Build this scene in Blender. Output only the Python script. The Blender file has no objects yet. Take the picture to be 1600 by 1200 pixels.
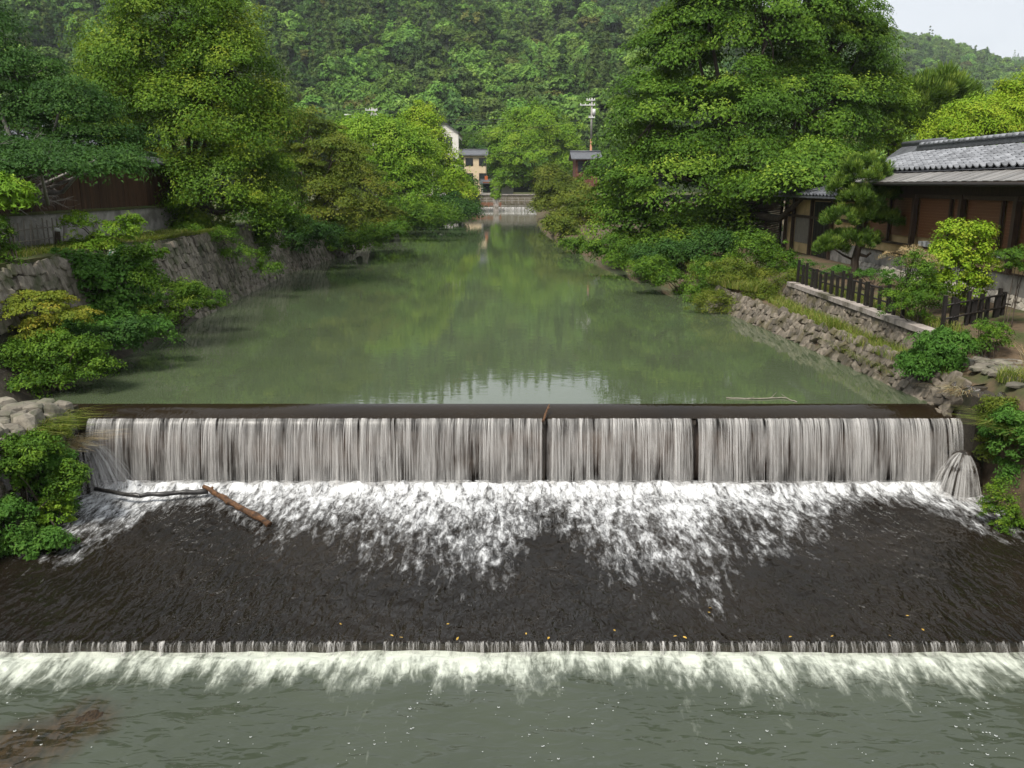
import bpy, bmesh, math, random
import numpy as np
from mathutils import Vector, Matrix

# ------------------------------------------------------------------ scene, camera, light
SC = bpy.context.scene
COL = SC.collection
R = math.radians
CAM_H, PITCH, FPX = 5.0, math.atan(310 / 1300), 1300.0
cam = bpy.data.cameras.new('camera')
cam.sensor_width = 36.0
cam.lens = FPX / 1600 * 36.0
cam.clip_start, cam.clip_end = 0.1, 6000
camo = bpy.data.objects.new('camera', cam)
COL.objects.link(camo)
camo.location = (0, 0, CAM_H)
camo.rotation_euler = (math.pi / 2 - PITCH, 0, 0)
SC.camera = camo

SUN_EL, SUN_AZ = R(56), R(212)          # azimuth clockwise from +Y (up-river)
world = bpy.data.worlds.new('World')
SC.world = world
world.use_nodes = True
wn, wl = world.node_tree.nodes, world.node_tree.links
wn.clear()
w_out = wn.new('ShaderNodeOutputWorld')
w_bg = wn.new('ShaderNodeBackground')
w_sky = wn.new('ShaderNodeTexSky')
w_sky.sky_type = 'NISHITA'
w_sky.sun_disc = False
w_sky.sun_elevation, w_sky.sun_rotation = SUN_EL, SUN_AZ
w_sky.dust_density = 3.0
w_tc = wn.new('ShaderNodeTexCoord')
w_map = wn.new('ShaderNodeMapping')
w_map.inputs['Scale'].default_value = (1.0, 1.0, 3.0)
w_noise = wn.new('ShaderNodeTexNoise')
w_noise.inputs['Scale'].default_value = 2.2
w_noise.inputs['Detail'].default_value = 7
w_ramp = wn.new('ShaderNodeValToRGB')
w_ramp.color_ramp.elements[0].position, w_ramp.color_ramp.elements[0].color = 0.25, (.72, .72, .72, 1)
w_ramp.color_ramp.elements[1].position, w_ramp.color_ramp.elements[1].color = 0.65, (.95, .95, .95, 1)
w_mix = wn.new('ShaderNodeMix')
w_mix.data_type = 'RGBA'
w_mix.inputs['B'].default_value = (7.6, 7.9, 8.3, 1)      # thin white cloud layer
wl.new(w_tc.outputs['Generated'], w_map.inputs['Vector'])
wl.new(w_map.outputs[0], w_noise.inputs['Vector'])
wl.new(w_noise.outputs[0], w_ramp.inputs[0])
wl.new(w_ramp.outputs[0], w_mix.inputs['Factor'])
wl.new(w_sky.outputs[0], w_mix.inputs['A'])
wl.new(w_mix.outputs['Result'], w_bg.inputs['Color'])
w_bg.inputs['Strength'].default_value = 0.10
wl.new(w_bg.outputs[0], w_out.inputs['Surface'])

sun = bpy.data.lights.new('sun', 'SUN')
sun.energy, sun.angle, sun.color = 4.4, R(15), (1.0, .95, .86)
suno = bpy.data.objects.new('sun', sun)
COL.objects.link(suno)
_sd = Vector((math.sin(SUN_AZ) * math.cos(SUN_EL), math.cos(SUN_AZ) * math.cos(SUN_EL), math.sin(SUN_EL)))
suno.rotation_euler = (-_sd).to_track_quat('-Z', 'Y').to_euler()

SC.view_settings.view_transform = 'Standard'
SC.view_settings.look = 'None'
SC.view_settings.gamma = 1
SC.view_settings.use_curve_mapping = False
SC.view_settings.exposure = 0.30
SC.render.engine = 'CYCLES'
SC.cycles.max_bounces = 5
SC.cycles.diffuse_bounces = 2
SC.cycles.glossy_bounces = 2
SC.cycles.transmission_bounces = 3
SC.cycles.transparent_max_bounces = 12
SC.cycles.use_adaptive_sampling = True
SC.cycles.adaptive_threshold = .02
SC.cycles.caustics_reflective = SC.cycles.caustics_refractive = False

# ------------------------------------------------------------------ helpers
_c, _s = math.cos(PITCH), math.sin(PITCH)

def at(px, py, Y):
    """world point seen at photo pixel px,py at up-river distance Y"""
    du, dv = px - 800.0, py - 600.0
    d = Vector((du, FPX * _c - dv * _s, -FPX * _s - dv * _c))
    t = Y / d.y
    return Vector((du * t, Y, CAM_H + d.z * t))

def on_z(px, py, z):
    du, dv = px - 800.0, py - 600.0
    d = Vector((du, FPX * _c - dv * _s, -FPX * _s - dv * _c))
    t = (z - CAM_H) / d.z
    return Vector((du * t, d.y * t, z))

def smooth(a, b, x):
    t = np.clip((np.asarray(x, float) - a) / (b - a), 0, 1)
    return t * t * (3 - 2 * t)

def _hash(ix, iy, seed):
    h = (ix.astype(np.int64) * 374761393 + iy.astype(np.int64) * 668265263 + seed * 974711) & 0x7fffffff
    h = ((h ^ (h >> 13)) * 1274126177) & 0x7fffffff
    return ((h ^ (h >> 16)) & 0xffff) / 65535.0

def vnoise(x, y, seed=0):
    x, y = np.asarray(x, float), np.asarray(y, float)
    ix, iy = np.floor(x), np.floor(y)
    fx, fy = x - ix, y - iy
    fx, fy = fx * fx * (3 - 2 * fx), fy * fy * (3 - 2 * fy)
    a, b = _hash(ix, iy, seed), _hash(ix + 1, iy, seed)
    c, d = _hash(ix, iy + 1, seed), _hash(ix + 1, iy + 1, seed)
    return (a + (b - a) * fx) * (1 - fy) + (c + (d - c) * fx) * fy

def fbm(x, y, seed=0, octv=4):
    v, a, t = 0, .5, 0
    for o in range(octv):
        v = v + a * vnoise(np.asarray(x) * 2 ** o, np.asarray(y) * 2 ** o, seed + o * 17)
        t += a
        a *= .5
    return v / t

def mesh_np(name, verts, faces, mat=None, smooth_=False, fattr=None, vattr=None):
    """faces: (F,k) int array or list of tuples"""
    me = bpy.data.meshes.new(name)
    verts = np.asarray(verts, np.float32).reshape(-1, 3)
    me.vertices.add(len(verts))
    me.vertices.foreach_set('co', verts.ravel())
    if isinstance(faces, np.ndarray):
        k = faces.shape[1]
        loops = faces.astype(np.int32).ravel()
        starts = np.arange(0, len(loops), k, dtype=np.int32)
    else:
        loops = np.fromiter((i for f in faces for i in f), np.int32)
        ln = np.fromiter((len(f) for f in faces), np.int32)
        starts = np.concatenate([[0], np.cumsum(ln)[:-1]]).astype(np.int32)
    me.loops.add(len(loops))
    me.loops.foreach_set('vertex_index', loops)
    me.polygons.add(len(starts))
    me.polygons.foreach_set('loop_start', starts)
    me.update(calc_edges=True)
    me.polygons.foreach_set('use_smooth', np.full(len(starts), bool(smooth_)))
    for nm, arr in (fattr or {}).items():
        a = me.attributes.new(nm, 'FLOAT', 'FACE')
        a.data.foreach_set('value', np.asarray(arr, np.float32))
    for nm, arr in (vattr or {}).items():
        a = me.attributes.new(nm, 'FLOAT', 'POINT')
        a.data.foreach_set('value', np.asarray(arr, np.float32))
    if mat:
        me.materials.append(mat)
    return me

def link(name, me, parent=None, loc=None):
    o = bpy.data.objects.new(name, me)
    COL.objects.link(o)
    if parent is not None:
        o.parent = parent
    if loc is not None:
        o.location = loc
    return o

def tag(o, label=None, cat=None, group=None, kind=None):
    if label: o['label'] = label
    if cat: o['category'] = cat
    if group: o['group'] = group
    if kind: o['kind'] = kind
    return o

def thing(name, label, cat, loc=(0, 0, 0), group=None):
    o = bpy.data.objects.new(name, None)
    o.empty_display_size = .3
    COL.objects.link(o)
    o.location = loc
    return tag(o, label, cat, group)

class MB:
    """collects shapes in world coordinates; build() makes one mesh object"""
    def __init__(s):
        s.v, s.f = [], []
    def add(s, vs, fs):
        n = len(s.v)
        s.v += [tuple(v) for v in vs]
        s.f += [tuple(i + n for i in f) for f in fs]
        return s
    def box(s, c, size, rz=0.0, M=None):
        hx, hy, hz = size[0] / 2, size[1] / 2, size[2] / 2
        if M is None:
            M = Matrix.Rotation(rz, 3, 'Z')
        c = Vector(c)
        vs = [c + M @ Vector((x * hx, y * hy, z * hz)) for x in (-1, 1) for y in (-1, 1) for z in (-1, 1)]
        return s.add(vs, [(0, 1, 3, 2), (4, 6, 7, 5), (0, 4, 5, 1), (2, 3, 7, 6), (0, 2, 6, 4), (1, 5, 7, 3)])
    def bar(s, a, b, w, h=None, up=(0, 0, 1)):
        a, b = Vector(a), Vector(b)
        d = b - a
        L = d.length
        d.normalize()
        up = Vector(up)
        if abs(d.dot(up)) > .98: up = Vector((0, 1, 0))
        x = d.cross(up).normalized()
        z = x.cross(d)
        M = Matrix((x, d, z)).transposed()
        return s.box((a + b) / 2, (w, L, h or w), M=M)
    def tube(s, pts, rad, n=6, cap=True):
        pts = [Vector(p) for p in pts]
        rad = rad if hasattr(rad, '__len__') else [rad] * len(pts)
        base = len(s.v)
        for i, p in enumerate(pts):
            d = (pts[min(i + 1, len(pts) - 1)] - pts[max(i - 1, 0)])
            if d.length < 1e-9: d = Vector((0, 0, 1))
            d.normalize()
            ref = Vector((1, 0, 0)) if abs(d.x) < .9 else Vector((0, 1, 0))
            u = d.cross(ref).normalized()
            w = d.cross(u)
            for k in range(n):
                a = 2 * math.pi * k / n
                s.v.append(tuple(p + (u * math.cos(a) + w * math.sin(a)) * rad[i]))
        for i in range(len(pts) - 1):
            for k in range(n):
                k2 = (k + 1) % n
                s.f.append((base + i * n + k, base + i * n + k2, base + (i + 1) * n + k2, base + (i + 1) * n + k))
        if cap:
            s.f.append(tuple(base + k for k in range(n))[::-1])
            e = base + (len(pts) - 1) * n
            s.f.append(tuple(e + k for k in range(n)))
        return s
    def build(s, name, mat, parent=None, sm=False):
        off = np.zeros(3)
        if parent is not None:
            p = parent
            while p.parent is not None: p = p.parent
            off = np.array(p.location)
        me = mesh_np(name, np.asarray(s.v, float).reshape(-1, 3) - off, s.f, mat, sm)
        return link(name, me, parent)

def lerp_path(path, y):
    ys = [p[1] for p in path]
    xs = [p[0] for p in path]
    return np.interp(y, ys, xs)

# ------------------------------------------------------------------ materials
def new_mat(name):
    m = bpy.data.materials.new(name)
    m.use_nodes = True
    nt = m.node_tree
    b = nt.nodes['Principled BSDF']
    return m, nt, b

def ramp(nt, stops, fac=None):
    r = nt.nodes.new('ShaderNodeValToRGB')
    el = r.color_ramp.elements
    while len(el) > 1: el.remove(el[-1])
    for i, (p, c) in enumerate(stops):
        e = el[0] if i == 0 else el.new(p)
        e.position = p
        e.color = (*c, 1) if len(c) == 3 else c
    if fac is not None:
        nt.links.new(fac, r.inputs[0])
    return r

def noise(nt, scale, detail=4, rough=.55, coord='Object', mapping=None, dist=0.0):
    tc = nt.nodes.new('ShaderNodeTexCoord')
    n = nt.nodes.new('ShaderNodeTexNoise')
    n.inputs['Scale'].default_value = scale
    n.inputs['Detail'].default_value = detail
    n.inputs['Roughness'].default_value = rough
    n.inputs['Distortion'].default_value = dist
    src = tc.outputs[coord]
    if coord == 'World':
        pass
    if mapping:
        mp = nt.nodes.new('ShaderNodeMapping')
        if len(mapping) == 6:
            mp.inputs['Rotation'].default_value = mapping[3:]
        mp.inputs['Scale'].default_value = mapping[:3]
        nt.links.new(src, mp.inputs['Vector'])
        src = mp.outputs[0]
    nt.links.new(src, n.inputs['Vector'])
    return n

def wnoise(nt, scale, detail=4, rough=.55, mapping=None, dist=0.0):
    """noise in world position, so copies of one mesh differ"""
    g = nt.nodes.new('ShaderNodeNewGeometry')
    n = nt.nodes.new('ShaderNodeTexNoise')
    n.inputs['Scale'].default_value = scale
    n.inputs['Detail'].default_value = detail
    n.inputs['Roughness'].default_value = rough
    n.inputs['Distortion'].default_value = dist
    src = g.outputs['Position']
    if mapping:
        mp = nt.nodes.new('ShaderNodeMapping')
        if len(mapping) == 6:
            mp.inputs['Rotation'].default_value = mapping[3:]
        mp.inputs['Scale'].default_value = mapping[:3]
        nt.links.new(src, mp.inputs['Vector'])
        src = mp.outputs[0]
    nt.links.new(src, n.inputs['Vector'])
    return n

def mixc(nt, fac, a, b, mode='MIX'):
    m = nt.nodes.new('ShaderNodeMix')
    m.data_type = 'RGBA'
    m.blend_type = mode
    for sock, v in (('Factor', fac), ('A', a), ('B', b)):
        if isinstance(v, bpy.types.NodeSocket):
            nt.links.new(v, m.inputs[sock])
        elif sock == 'Factor':
            m.inputs[sock].default_value = v
        else:
            m.inputs[sock].default_value = (*v, 1) if len(v) == 3 else v
    return m.outputs['Result']

def math_n(nt, op, a, b=None, clamp=False):
    m = nt.nodes.new('ShaderNodeMath')
    m.operation = op
    m.use_clamp = clamp
    for i, v in enumerate((a, b)):
        if v is None: continue
        if isinstance(v, bpy.types.NodeSocket): nt.links.new(v, m.inputs[i])
        else: m.inputs[i].default_value = v
    return m.outputs[0]

def bump(nt, b, height, strength=.3, dist=.02, prev=None):
    n = nt.nodes.new('ShaderNodeBump')
    n.inputs['Strength'].default_value = strength
    n.inputs['Distance'].default_value = dist
    nt.links.new(height, n.inputs['Height'])
    if prev is not None: nt.links.new(prev, n.inputs['Normal'])
    nt.links.new(n.outputs[0], b.inputs['Normal'])
    return n.outputs[0]

def surf_mat(name, c1, c2, scale=6, rough=.8, bstr=.4, bdist=.02, c3=None, s3=1.2, mapping=None, rnd=.0, spec=.3):
    """two-tone weathered surface with relief; c3 = large blotches (moss, stain, lichen)"""
    m, nt, b = new_mat(name)
    n = wnoise(nt, scale, 6, .65, mapping)
    r = ramp(nt, [(.3, c1), (.7, c2)], n.outputs[0])
    col = r.outputs[0]
    if c3:
        n3 = wnoise(nt, s3, 5, .6)
        f = ramp(nt, [(.48, (0, 0, 0)), (.64, (1, 1, 1))], n3.outputs[0])
        col = mixc(nt, f.outputs[0], col, c3)
    if rnd:
        oi = nt.nodes.new('ShaderNodeObjectInfo')
        v = math_n(nt, 'MULTIPLY_ADD', oi.outputs['Random'], rnd * 2)
        nt.nodes[-1].inputs[2].default_value = 1 - rnd
        h = nt.nodes.new('ShaderNodeHueSaturation')
        nt.links.new(v, h.inputs['Value'])
        nt.links.new(col, h.inputs['Color'])
        col = h.outputs[0]
    nt.links.new(col, b.inputs['Base Color'])
    b.inputs['Roughness'].default_value = rough
    b.inputs['Specular IOR Level'].default_value = spec
    bump(nt, b, n.outputs[0], bstr, bdist)
    return m

LEAF_K = 1.45
def leaf_mat(name, stops, trans=.27, rough=.55, hue=.0, spec=.08):
    """leaf colour from a per-leaf random attribute, with some light passing through"""
    m, nt, b = new_mat(name)
    a = nt.nodes.new('ShaderNodeAttribute')
    a.attribute_name = 'rnd'
    r = ramp(nt, [(p, tuple(min(x * LEAF_K, .4) for x in c)) for p, c in stops], a.outputs['Fac'])
    col = r.outputs[0]
    if hue:
        oi = nt.nodes.new('ShaderNodeObjectInfo')
        hs = nt.nodes.new('ShaderNodeHueSaturation')
        v = math_n(nt, 'MULTIPLY_ADD', oi.outputs['Random'], hue)
        nt.nodes[-1].inputs[2].default_value = .5 - hue * .55
        nt.links.new(v, hs.inputs['Hue'])
        v2 = math_n(nt, 'MULTIPLY_ADD', oi.outputs['Random'], -.7)
        nt.nodes[-1].inputs[2].default_value = 1.35
        v3 = math_n(nt, 'FRACT', math_n(nt, 'MULTIPLY', oi.outputs['Random'], 7.31))
        v4 = math_n(nt, 'MULTIPLY_ADD', v3, .9)
        nt.nodes[-1].inputs[2].default_value = .6
        nt.links.new(v4, hs.inputs['Value'])
        nt.links.new(col, hs.inputs['Color'])
        col = hs.outputs[0]
    nt.links.new(col, b.inputs['Base Color'])
    b.inputs['Roughness'].default_value = rough
    b.inputs['Specular IOR Level'].default_value = spec
    t = nt.nodes.new('ShaderNodeBsdfTranslucent')
    tcol = mixc(nt, 1.0, col, (1.0, 1.0, .55), 'MULTIPLY')
    nt.links.new(tcol, t.inputs['Color'])
    mx = nt.nodes.new('ShaderNodeMixShader')
    mx.inputs[0].default_value = trans
    nt.links.new(b.outputs[0], mx.inputs[1])
    nt.links.new(t.outputs[0], mx.inputs[2])
    nt.links.new(mx.outputs[0], nt.nodes['Material Output'].inputs['Surface'])
    return m

M = {}
M['leaf_yellow'] = leaf_mat('leaf_yellow', [(0, (.026, .062, .008)), (.5, (.064, .122, .012)), (.85, (.13, .185, .018)), (1, (.20, .225, .026))])
M['leaf_green'] = leaf_mat('leaf_green', [(0, (.024, .056, .008)), (.5, (.052, .106, .012)), (.85, (.095, .160, .017)), (1, (.155, .21, .025))])
M['leaf_dark'] = leaf_mat('leaf_dark', [(0, (.016, .04, .010)), (.5, (.028, .068, .014)), (.9, (.05, .10, .02)), (1, (.08, .13, .03))])
M['leaf_olive'] = leaf_mat('leaf_olive', [(0, (.042, .070, .010)), (.5, (.080, .108, .015)), (.85, (.12, .135, .020)), (1, (.16, .12, .026))])
M['leaf_bright'] = leaf_mat('leaf_bright', [(0, (.06, .13, .012)), (.5, (.11, .20, .018)), (1, (.20, .27, .03))])
M['leaf_lime'] = leaf_mat('leaf_lime', [(0, (.09, .17, .012)), (.5, (.15, .24, .016)), (1, (.25, .30, .03))])
M['leaf_fresh'] = leaf_mat('leaf_fresh', [(0, (.028, .075, .012)), (.6, (.05, .115, .018)), (1, (.09, .165, .03))])
M['leaf_gold'] = leaf_mat('leaf_gold', [(0, (.075, .11, .013)), (.6, (.13, .15, .018)), (1, (.24, .18, .025))])
M['needle'] = leaf_mat('needle', [(0, (.028, .058, .012)), (.5, (.058, .105, .018)), (.85, (.105, .165, .026)), (1, (.17, .22, .04))], trans=.2)
M['grass'] = leaf_mat('grass', [(0, (.05, .085, .015)), (.5, (.10, .14, .02)), (.85, (.16, .17, .04)), (1, (.26, .22, .09))], trans=.3)
M['straw'] = leaf_mat('straw', [(0, (.16, .11, .05)), (.5, (.28, .21, .11)), (1, (.40, .33, .2))], trans=.2)
M['forest_broad'] = leaf_mat('forest_broad', [(0, (.046, .098, .018)), (.5, (.082, .150, .027)), (1, (.14, .215, .040))], hue=.03)
M['forest_dark'] = leaf_mat('forest_dark', [(0, (.034, .068, .018)), (.6, (.058, .102, .026)), (1, (.09, .14, .034))], hue=.05)
M['forest_rust'] = leaf_mat('forest_rust', [(0, (.065, .080, .02)), (.6, (.11, .115, .03)), (1, (.15, .15, .04))], hue=.03)
M['bark'] = surf_mat('bark', (.035, .026, .02), (.10, .08, .06), 9, .9, .6, .03, mapping=(1, 1, .25))
M['bark_grey'] = surf_mat('bark_grey', (.16, .145, .135), (.32, .30, .275), 12, .9, .4, .02)
M['stone_left'] = surf_mat('stone_left', (.060, .052, .040), (.235, .205, .165), 6, .85, .9, .04, c3=(.055, .060, .030), s3=1.3, rnd=.42, mapping=(1, 1, .6))
M['stone_right'] = surf_mat('stone_right', (.06, .052, .040), (.20, .17, .135), 7, .85, .7, .03, c3=(.075, .065, .035), s3=1.7, rnd=.4)
M['stone_pale'] = surf_mat('stone_pale', (.10, .09, .072), (.25, .225, .185), 8, .85, .6, .03, c3=(.10, .10, .07), s3=2.0, rnd=.35)
M['stone_wet'] = surf_mat('stone_wet', (.012, .010, .008), (.045, .036, .028), 8, .25, .8, .04, rnd=.3, spec=.5)
M['cobble'] = surf_mat('cobble', (.26, .23, .19), (.46, .43, .37), 9, .8, .4, .015, rnd=.25)
M['mortar'] = surf_mat('mortar', (.022, .019, .014), (.06, .05, .036), 9, .95, .7, .03, c3=(.03, .04, .015), s3=.8)
M['concrete'] = surf_mat('concrete', (.23, .215, .19), (.34, .32, .29), 4, .85, .25, .01, c3=(.15, .14, .12), s3=1.5)
M['coping'] = surf_mat('coping', (.22, .19, .17), (.38, .34, .31), 5, .9, .4, .01, c3=(.07, .065, .04), s3=1.1)
M['soil'] = surf_mat('soil', (.05, .036, .022), (.13, .09, .055), 5, .95, .6, .04, c3=(.045, .055, .018), s3=.7)
M['mossy'] = surf_mat('mossy', (.035, .04, .014), (.09, .085, .03), 4, .95, .6, .04, c3=(.05, .075, .02), s3=.5)
M['plaster'] = surf_mat('plaster', (.50, .36, .17), (.62, .46, .24), 3, .9, .12, .005, c3=(.42, .30, .15), s3=1.0)
M['wood_dark'] = surf_mat('wood_dark', (.026, .017, .011), (.085, .056, .038), 8, .65, .4, .01, mapping=(4, 4, .5))
M['wood_black'] = surf_mat('wood_black', (.008, .007, .006), (.022, .018, .016), 8, .55, .4, .01, mapping=(3, 3, .5))
M['wood_brown'] = surf_mat('wood_brown', (.024, .013, .007), (.075, .036, .018), 7, .75, .4, .01, mapping=(4, 4, .3), rnd=.3)
M['wood_grey'] = surf_mat('wood_grey', (.14, .125, .10), (.27, .24, .2), 8, .8, .4, .01, mapping=(3, 3, .5))
M['tile'] = surf_mat('tile', (.125, .13, .142), (.25, .258, .275), 5, .33, .15, .01, rnd=.35, spec=.6)
M['tile_dark'] = surf_mat('tile_dark', (.05, .052, .058), (.10, .104, .115), 5, .5, .2, .01, rnd=.3, spec=.4)
M['eave_sheet'] = surf_mat('eave_sheet', (.12, .115, .108), (.24, .23, .22), 5, .5, .2, .008, rnd=.25, mapping=(.6, 6, .6))
M['white_wall'] = surf_mat('white_wall', (.56, .53, .48), (.70, .67, .62), 1.5, .85, .1, .01)
M['beige_wall'] = surf_mat('beige_wall', (.55, .43, .28), (.68, .55, .38), 1.0, .85, .1, .01)
M['red_wall'] = surf_mat('red_wall', (.085, .034, .022), (.15, .065, .045), 2, .85, .1, .01)
M['glass_dark'] = surf_mat('glass_dark', (.012, .015, .018), (.03, .034, .038), 1, .08, 0, .01, spec=.6)
M['roof_grey'] = surf_mat('roof_grey', (.06, .063, .07), (.12, .125, .138), 3, .5, .3, .02)
M['orange'] = surf_mat('orange', (.40, .09, .03), (.58, .16, .05), 3, .6, .1, .01)
M['rust'] = surf_mat('rust', (.16, .055, .03), (.30, .12, .06), 6, .8, .3, .01)
M['pole'] = surf_mat('pole', (.25, .235, .215), (.36, .34, .315), 3, .8, .2, .01)
M['pole_rust'] = surf_mat('pole_rust', (.30, .14, .075), (.40, .22, .13), 3, .8, .2, .01)
M['metal'] = surf_mat('metal', (.5, .5, .5), (.65, .65, .64), 3, .4, .05, .01)
M['wire'] = surf_mat('wire', (.02, .02, .02), (.04, .04, .04), 3, .5, 0, .01)
M['white_paper'] = surf_mat('white_paper', (.62, .62, .60), (.75, .75, .73), 3, .8, .1, .005)
M['teal'] = surf_mat('teal', (.05, .22, .24), (.10, .32, .33), 6, .7, .2, .01)
M['log_brown'] = surf_mat('log_brown', (.030, .015, .008), (.21, .105, .048), 16, .6, 1.0, .03, c3=(.035, .02, .012), s3=6, mapping=(1, 3, 3))
M['log_dark'] = surf_mat('log_dark', (.012, .011, .010), (.045, .042, .04), 9, .35, .5, .02, spec=.5)
M['weed'] = surf_mat('weed', (.010, .007, .004), (.06, .038, .02), 9, .45, .9, .05, mapping=(3, 1, 1))
M['leaf_fallen'] = surf_mat('leaf_fallen', (.26, .14, .03), (.50, .34, .06), 20, .6, .1, .005, rnd=.3)

def blind_mat():
    m, nt, b = new_mat('reed_blind')
    n = wnoise(nt, 3, 5, .6, (1, 8, 90))
    r = ramp(nt, [(.3, (.085, .032, .011)), (.7, (.21, .088, .032))], n.outputs[0])
    nt.links.new(r.outputs[0], b.inputs['Base Color'])
    b.inputs['Roughness'].default_value = .6
    bump(nt, b, n.outputs[0], .4, .005)
    return m
M['blind'] = blind_mat()

def water_mat(name, deep, deep2, rough, bumps, foam=False, foam_scale=(5.0, 2.2), spec=.5, foam_col=(.64, .65, .66), weed=False, ior=1.33):
    """murky water: coloured body under a clear reflecting surface; bumps = [(scale, mapping, strength, dist)]"""
    m, nt, b = new_mat(name)
    n0 = wnoise(nt, .35, 4, .6)
    r = ramp(nt, [(.3, deep), (.7, deep2)], n0.outputs[0])
    col = r.outputs[0]
    b.inputs['IOR'].default_value = ior
    b.inputs['Specular IOR Level'].default_value = spec
    prev = None
    for sc, mp, st, di in bumps:
        n = wnoise(nt, sc, 1.6, .5, mp, .6)
        prev = bump(nt, b, n.outputs[0], st, di, prev)
    b.inputs['Roughness'].default_value = rough
    if weed:
        aw = nt.nodes.new('ShaderNodeAttribute')
        aw.attribute_name = 'weed'
        nw = wnoise(nt, 6, 5, .65, (1.4, .6, 1, 0, 0, -.5), .5)
        cw = ramp(nt, [(.35, (.010, .008, .005)), (.7, (.06, .038, .02))], nw.outputs[0])
        col = mixc(nt, math_n(nt, 'MULTIPLY', aw.outputs['Fac'], .85), col, cw.outputs[0])
    if foam:
        a = nt.nodes.new('ShaderNodeAttribute')
        a.attribute_name = 'foam'
        n1 = wnoise(nt, foam_scale[0], 6, .62, (1.5, .42, 1.0), .45)
        n2 = wnoise(nt, foam_scale[0] * 3.2, 4, .6, (1.3, .5, 1.0), .8)
        s1 = math_n(nt, 'MULTIPLY_ADD', n1.outputs[0], 1.5)
        nt.nodes[-1].inputs[2].default_value = -.75
        s2 = math_n(nt, 'MULTIPLY_ADD', n2.outputs[0], .7)
        nt.nodes[-1].inputs[2].default_value = -.35
        tot = math_n(nt, 'ADD', math_n(nt, 'ADD', s1, s2), a.outputs['Fac'])
        fr = ramp(nt, [(.30, (0, 0, 0)), (.50, (.14, .14, .14)), (.66, (.5, .5, .5)), (.88, (1, 1, 1))], tot)
        col = mixc(nt, fr.outputs[0], col, foam_col)
        rr = math_n(nt, 'MULTIPLY_ADD', fr.outputs[0], .6)
        nt.nodes[-1].inputs[2].default_value = rough
        nt.links.new(rr, b.inputs['Roughness'])
        bump(nt, b, fr.outputs[0], .5, .03, prev)
    nt.links.new(col, b.inputs['Base Color'])
    return m
M['pond'] = water_mat('pond', (.060, .078, .042), (.070, .090, .050), .012,
                      [(.9, (.6, 1.3, 1), .035, .05), (5.5, (.45, 1.5, 1), .08, .010)], spec=.5, ior=1.55)
M['crest_water'] = water_mat('crest_water', (.010, .007, .004), (.020, .014, .008), .05,
                             [(6, (1.6, .5, 1), .35, .02), (22, (1.6, .5, 1), .2, .006)], spec=.22)
M['apron_water'] = water_mat('apron_water', (.0065, .0055, .0042), (.015, .0115, .008), .03,
                             [(2.6, (1.5, .7, 1, 0, 0, .5), 1.0, .12), (7, (1.6, .6, 1, 0, 0, .4), 1.0, .045), (16, (1.3, .7, 1), .6, .012)], True, (4.4, 1), spec=.30)
M['lower_water'] = water_mat('lower_water', (.042, .051, .036), (.052, .062, .043), .03,
                             [(1.1, (1, 1.5, 1), .8, .12), (4, (.7, 1.6, 1, 0, 0, .3), .7, .045)], True, (2.6, 1), foam_col=(.50, .53, .46), weed=True)

def fall_mat(name, lo, hi, alpha0, alpha1, freq):
    m, nt, b = new_mat(name)
    n = wnoise(nt, 1.0, 5, .6, (freq, .2, .5), .15)
    n2 = wnoise(nt, 1.0, 3, .6, (freq * 3.1, .3, 1.1), .1)
    s = math_n(nt, 'ADD', math_n(nt, 'MULTIPLY', n.outputs[0], .6), math_n(nt, 'MULTIPLY', n2.outputs[0], .4))
    r = ramp(nt, [(lo, (alpha0,) * 3), (hi, (alpha1,) * 3)], s)
    b.inputs['Base Color'].default_value = (.54, .525, .505, 1)
    b.inputs['Roughness'].default_value = .3
    nt.links.new(r.outputs[0], b.inputs['Alpha'])
    return m
M['fall_film'] = fall_mat('fall_film', .42, .66, .0, .45, 3.5)
M['fall_strand'] = fall_mat('fall_strand', .38, .70, .02, .44, 3.0)
M['fall_fringe'] = fall_mat('fall_fringe', .45, .72, .0, .42, 9.0)
M['foam_fleck'] = surf_mat('foam_fleck', (.30, .32, .31), (.45, .47, .46), 20, .5, .1, .005)

# ------------------------------------------------------------------ foliage builders
def unit(v):
    return v / np.maximum(np.linalg.norm(v, axis=-1, keepdims=True), 1e-9)

def leaf_quads(c, d, n, ln, wd, tri=False):
    """diamond leaf at c, long axis d, normal n"""
    d = unit(d)
    sd = unit(np.cross(d, n))
    ln = np.asarray(ln).reshape(-1, 1)
    wd = np.asarray(wd).reshape(-1, 1)
    v = np.stack([c - d * ln * .5, c + sd * wd * .5 - d * ln * .06, c + d * ln * .5, c - sd * wd * .5 - d * ln * .06], 1)
    N = len(c)
    if tri:
        v = np.stack([c - d * ln * .45 + sd * wd * .5, c + d * ln * .55, c - d * ln * .30 - sd * wd * .5], 1)
        return v.reshape(-1, 3), np.arange(N * 3).reshape(N, 3)
    return v.reshape(-1, 3), np.arange(N * 4).reshape(N, 4)

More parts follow.
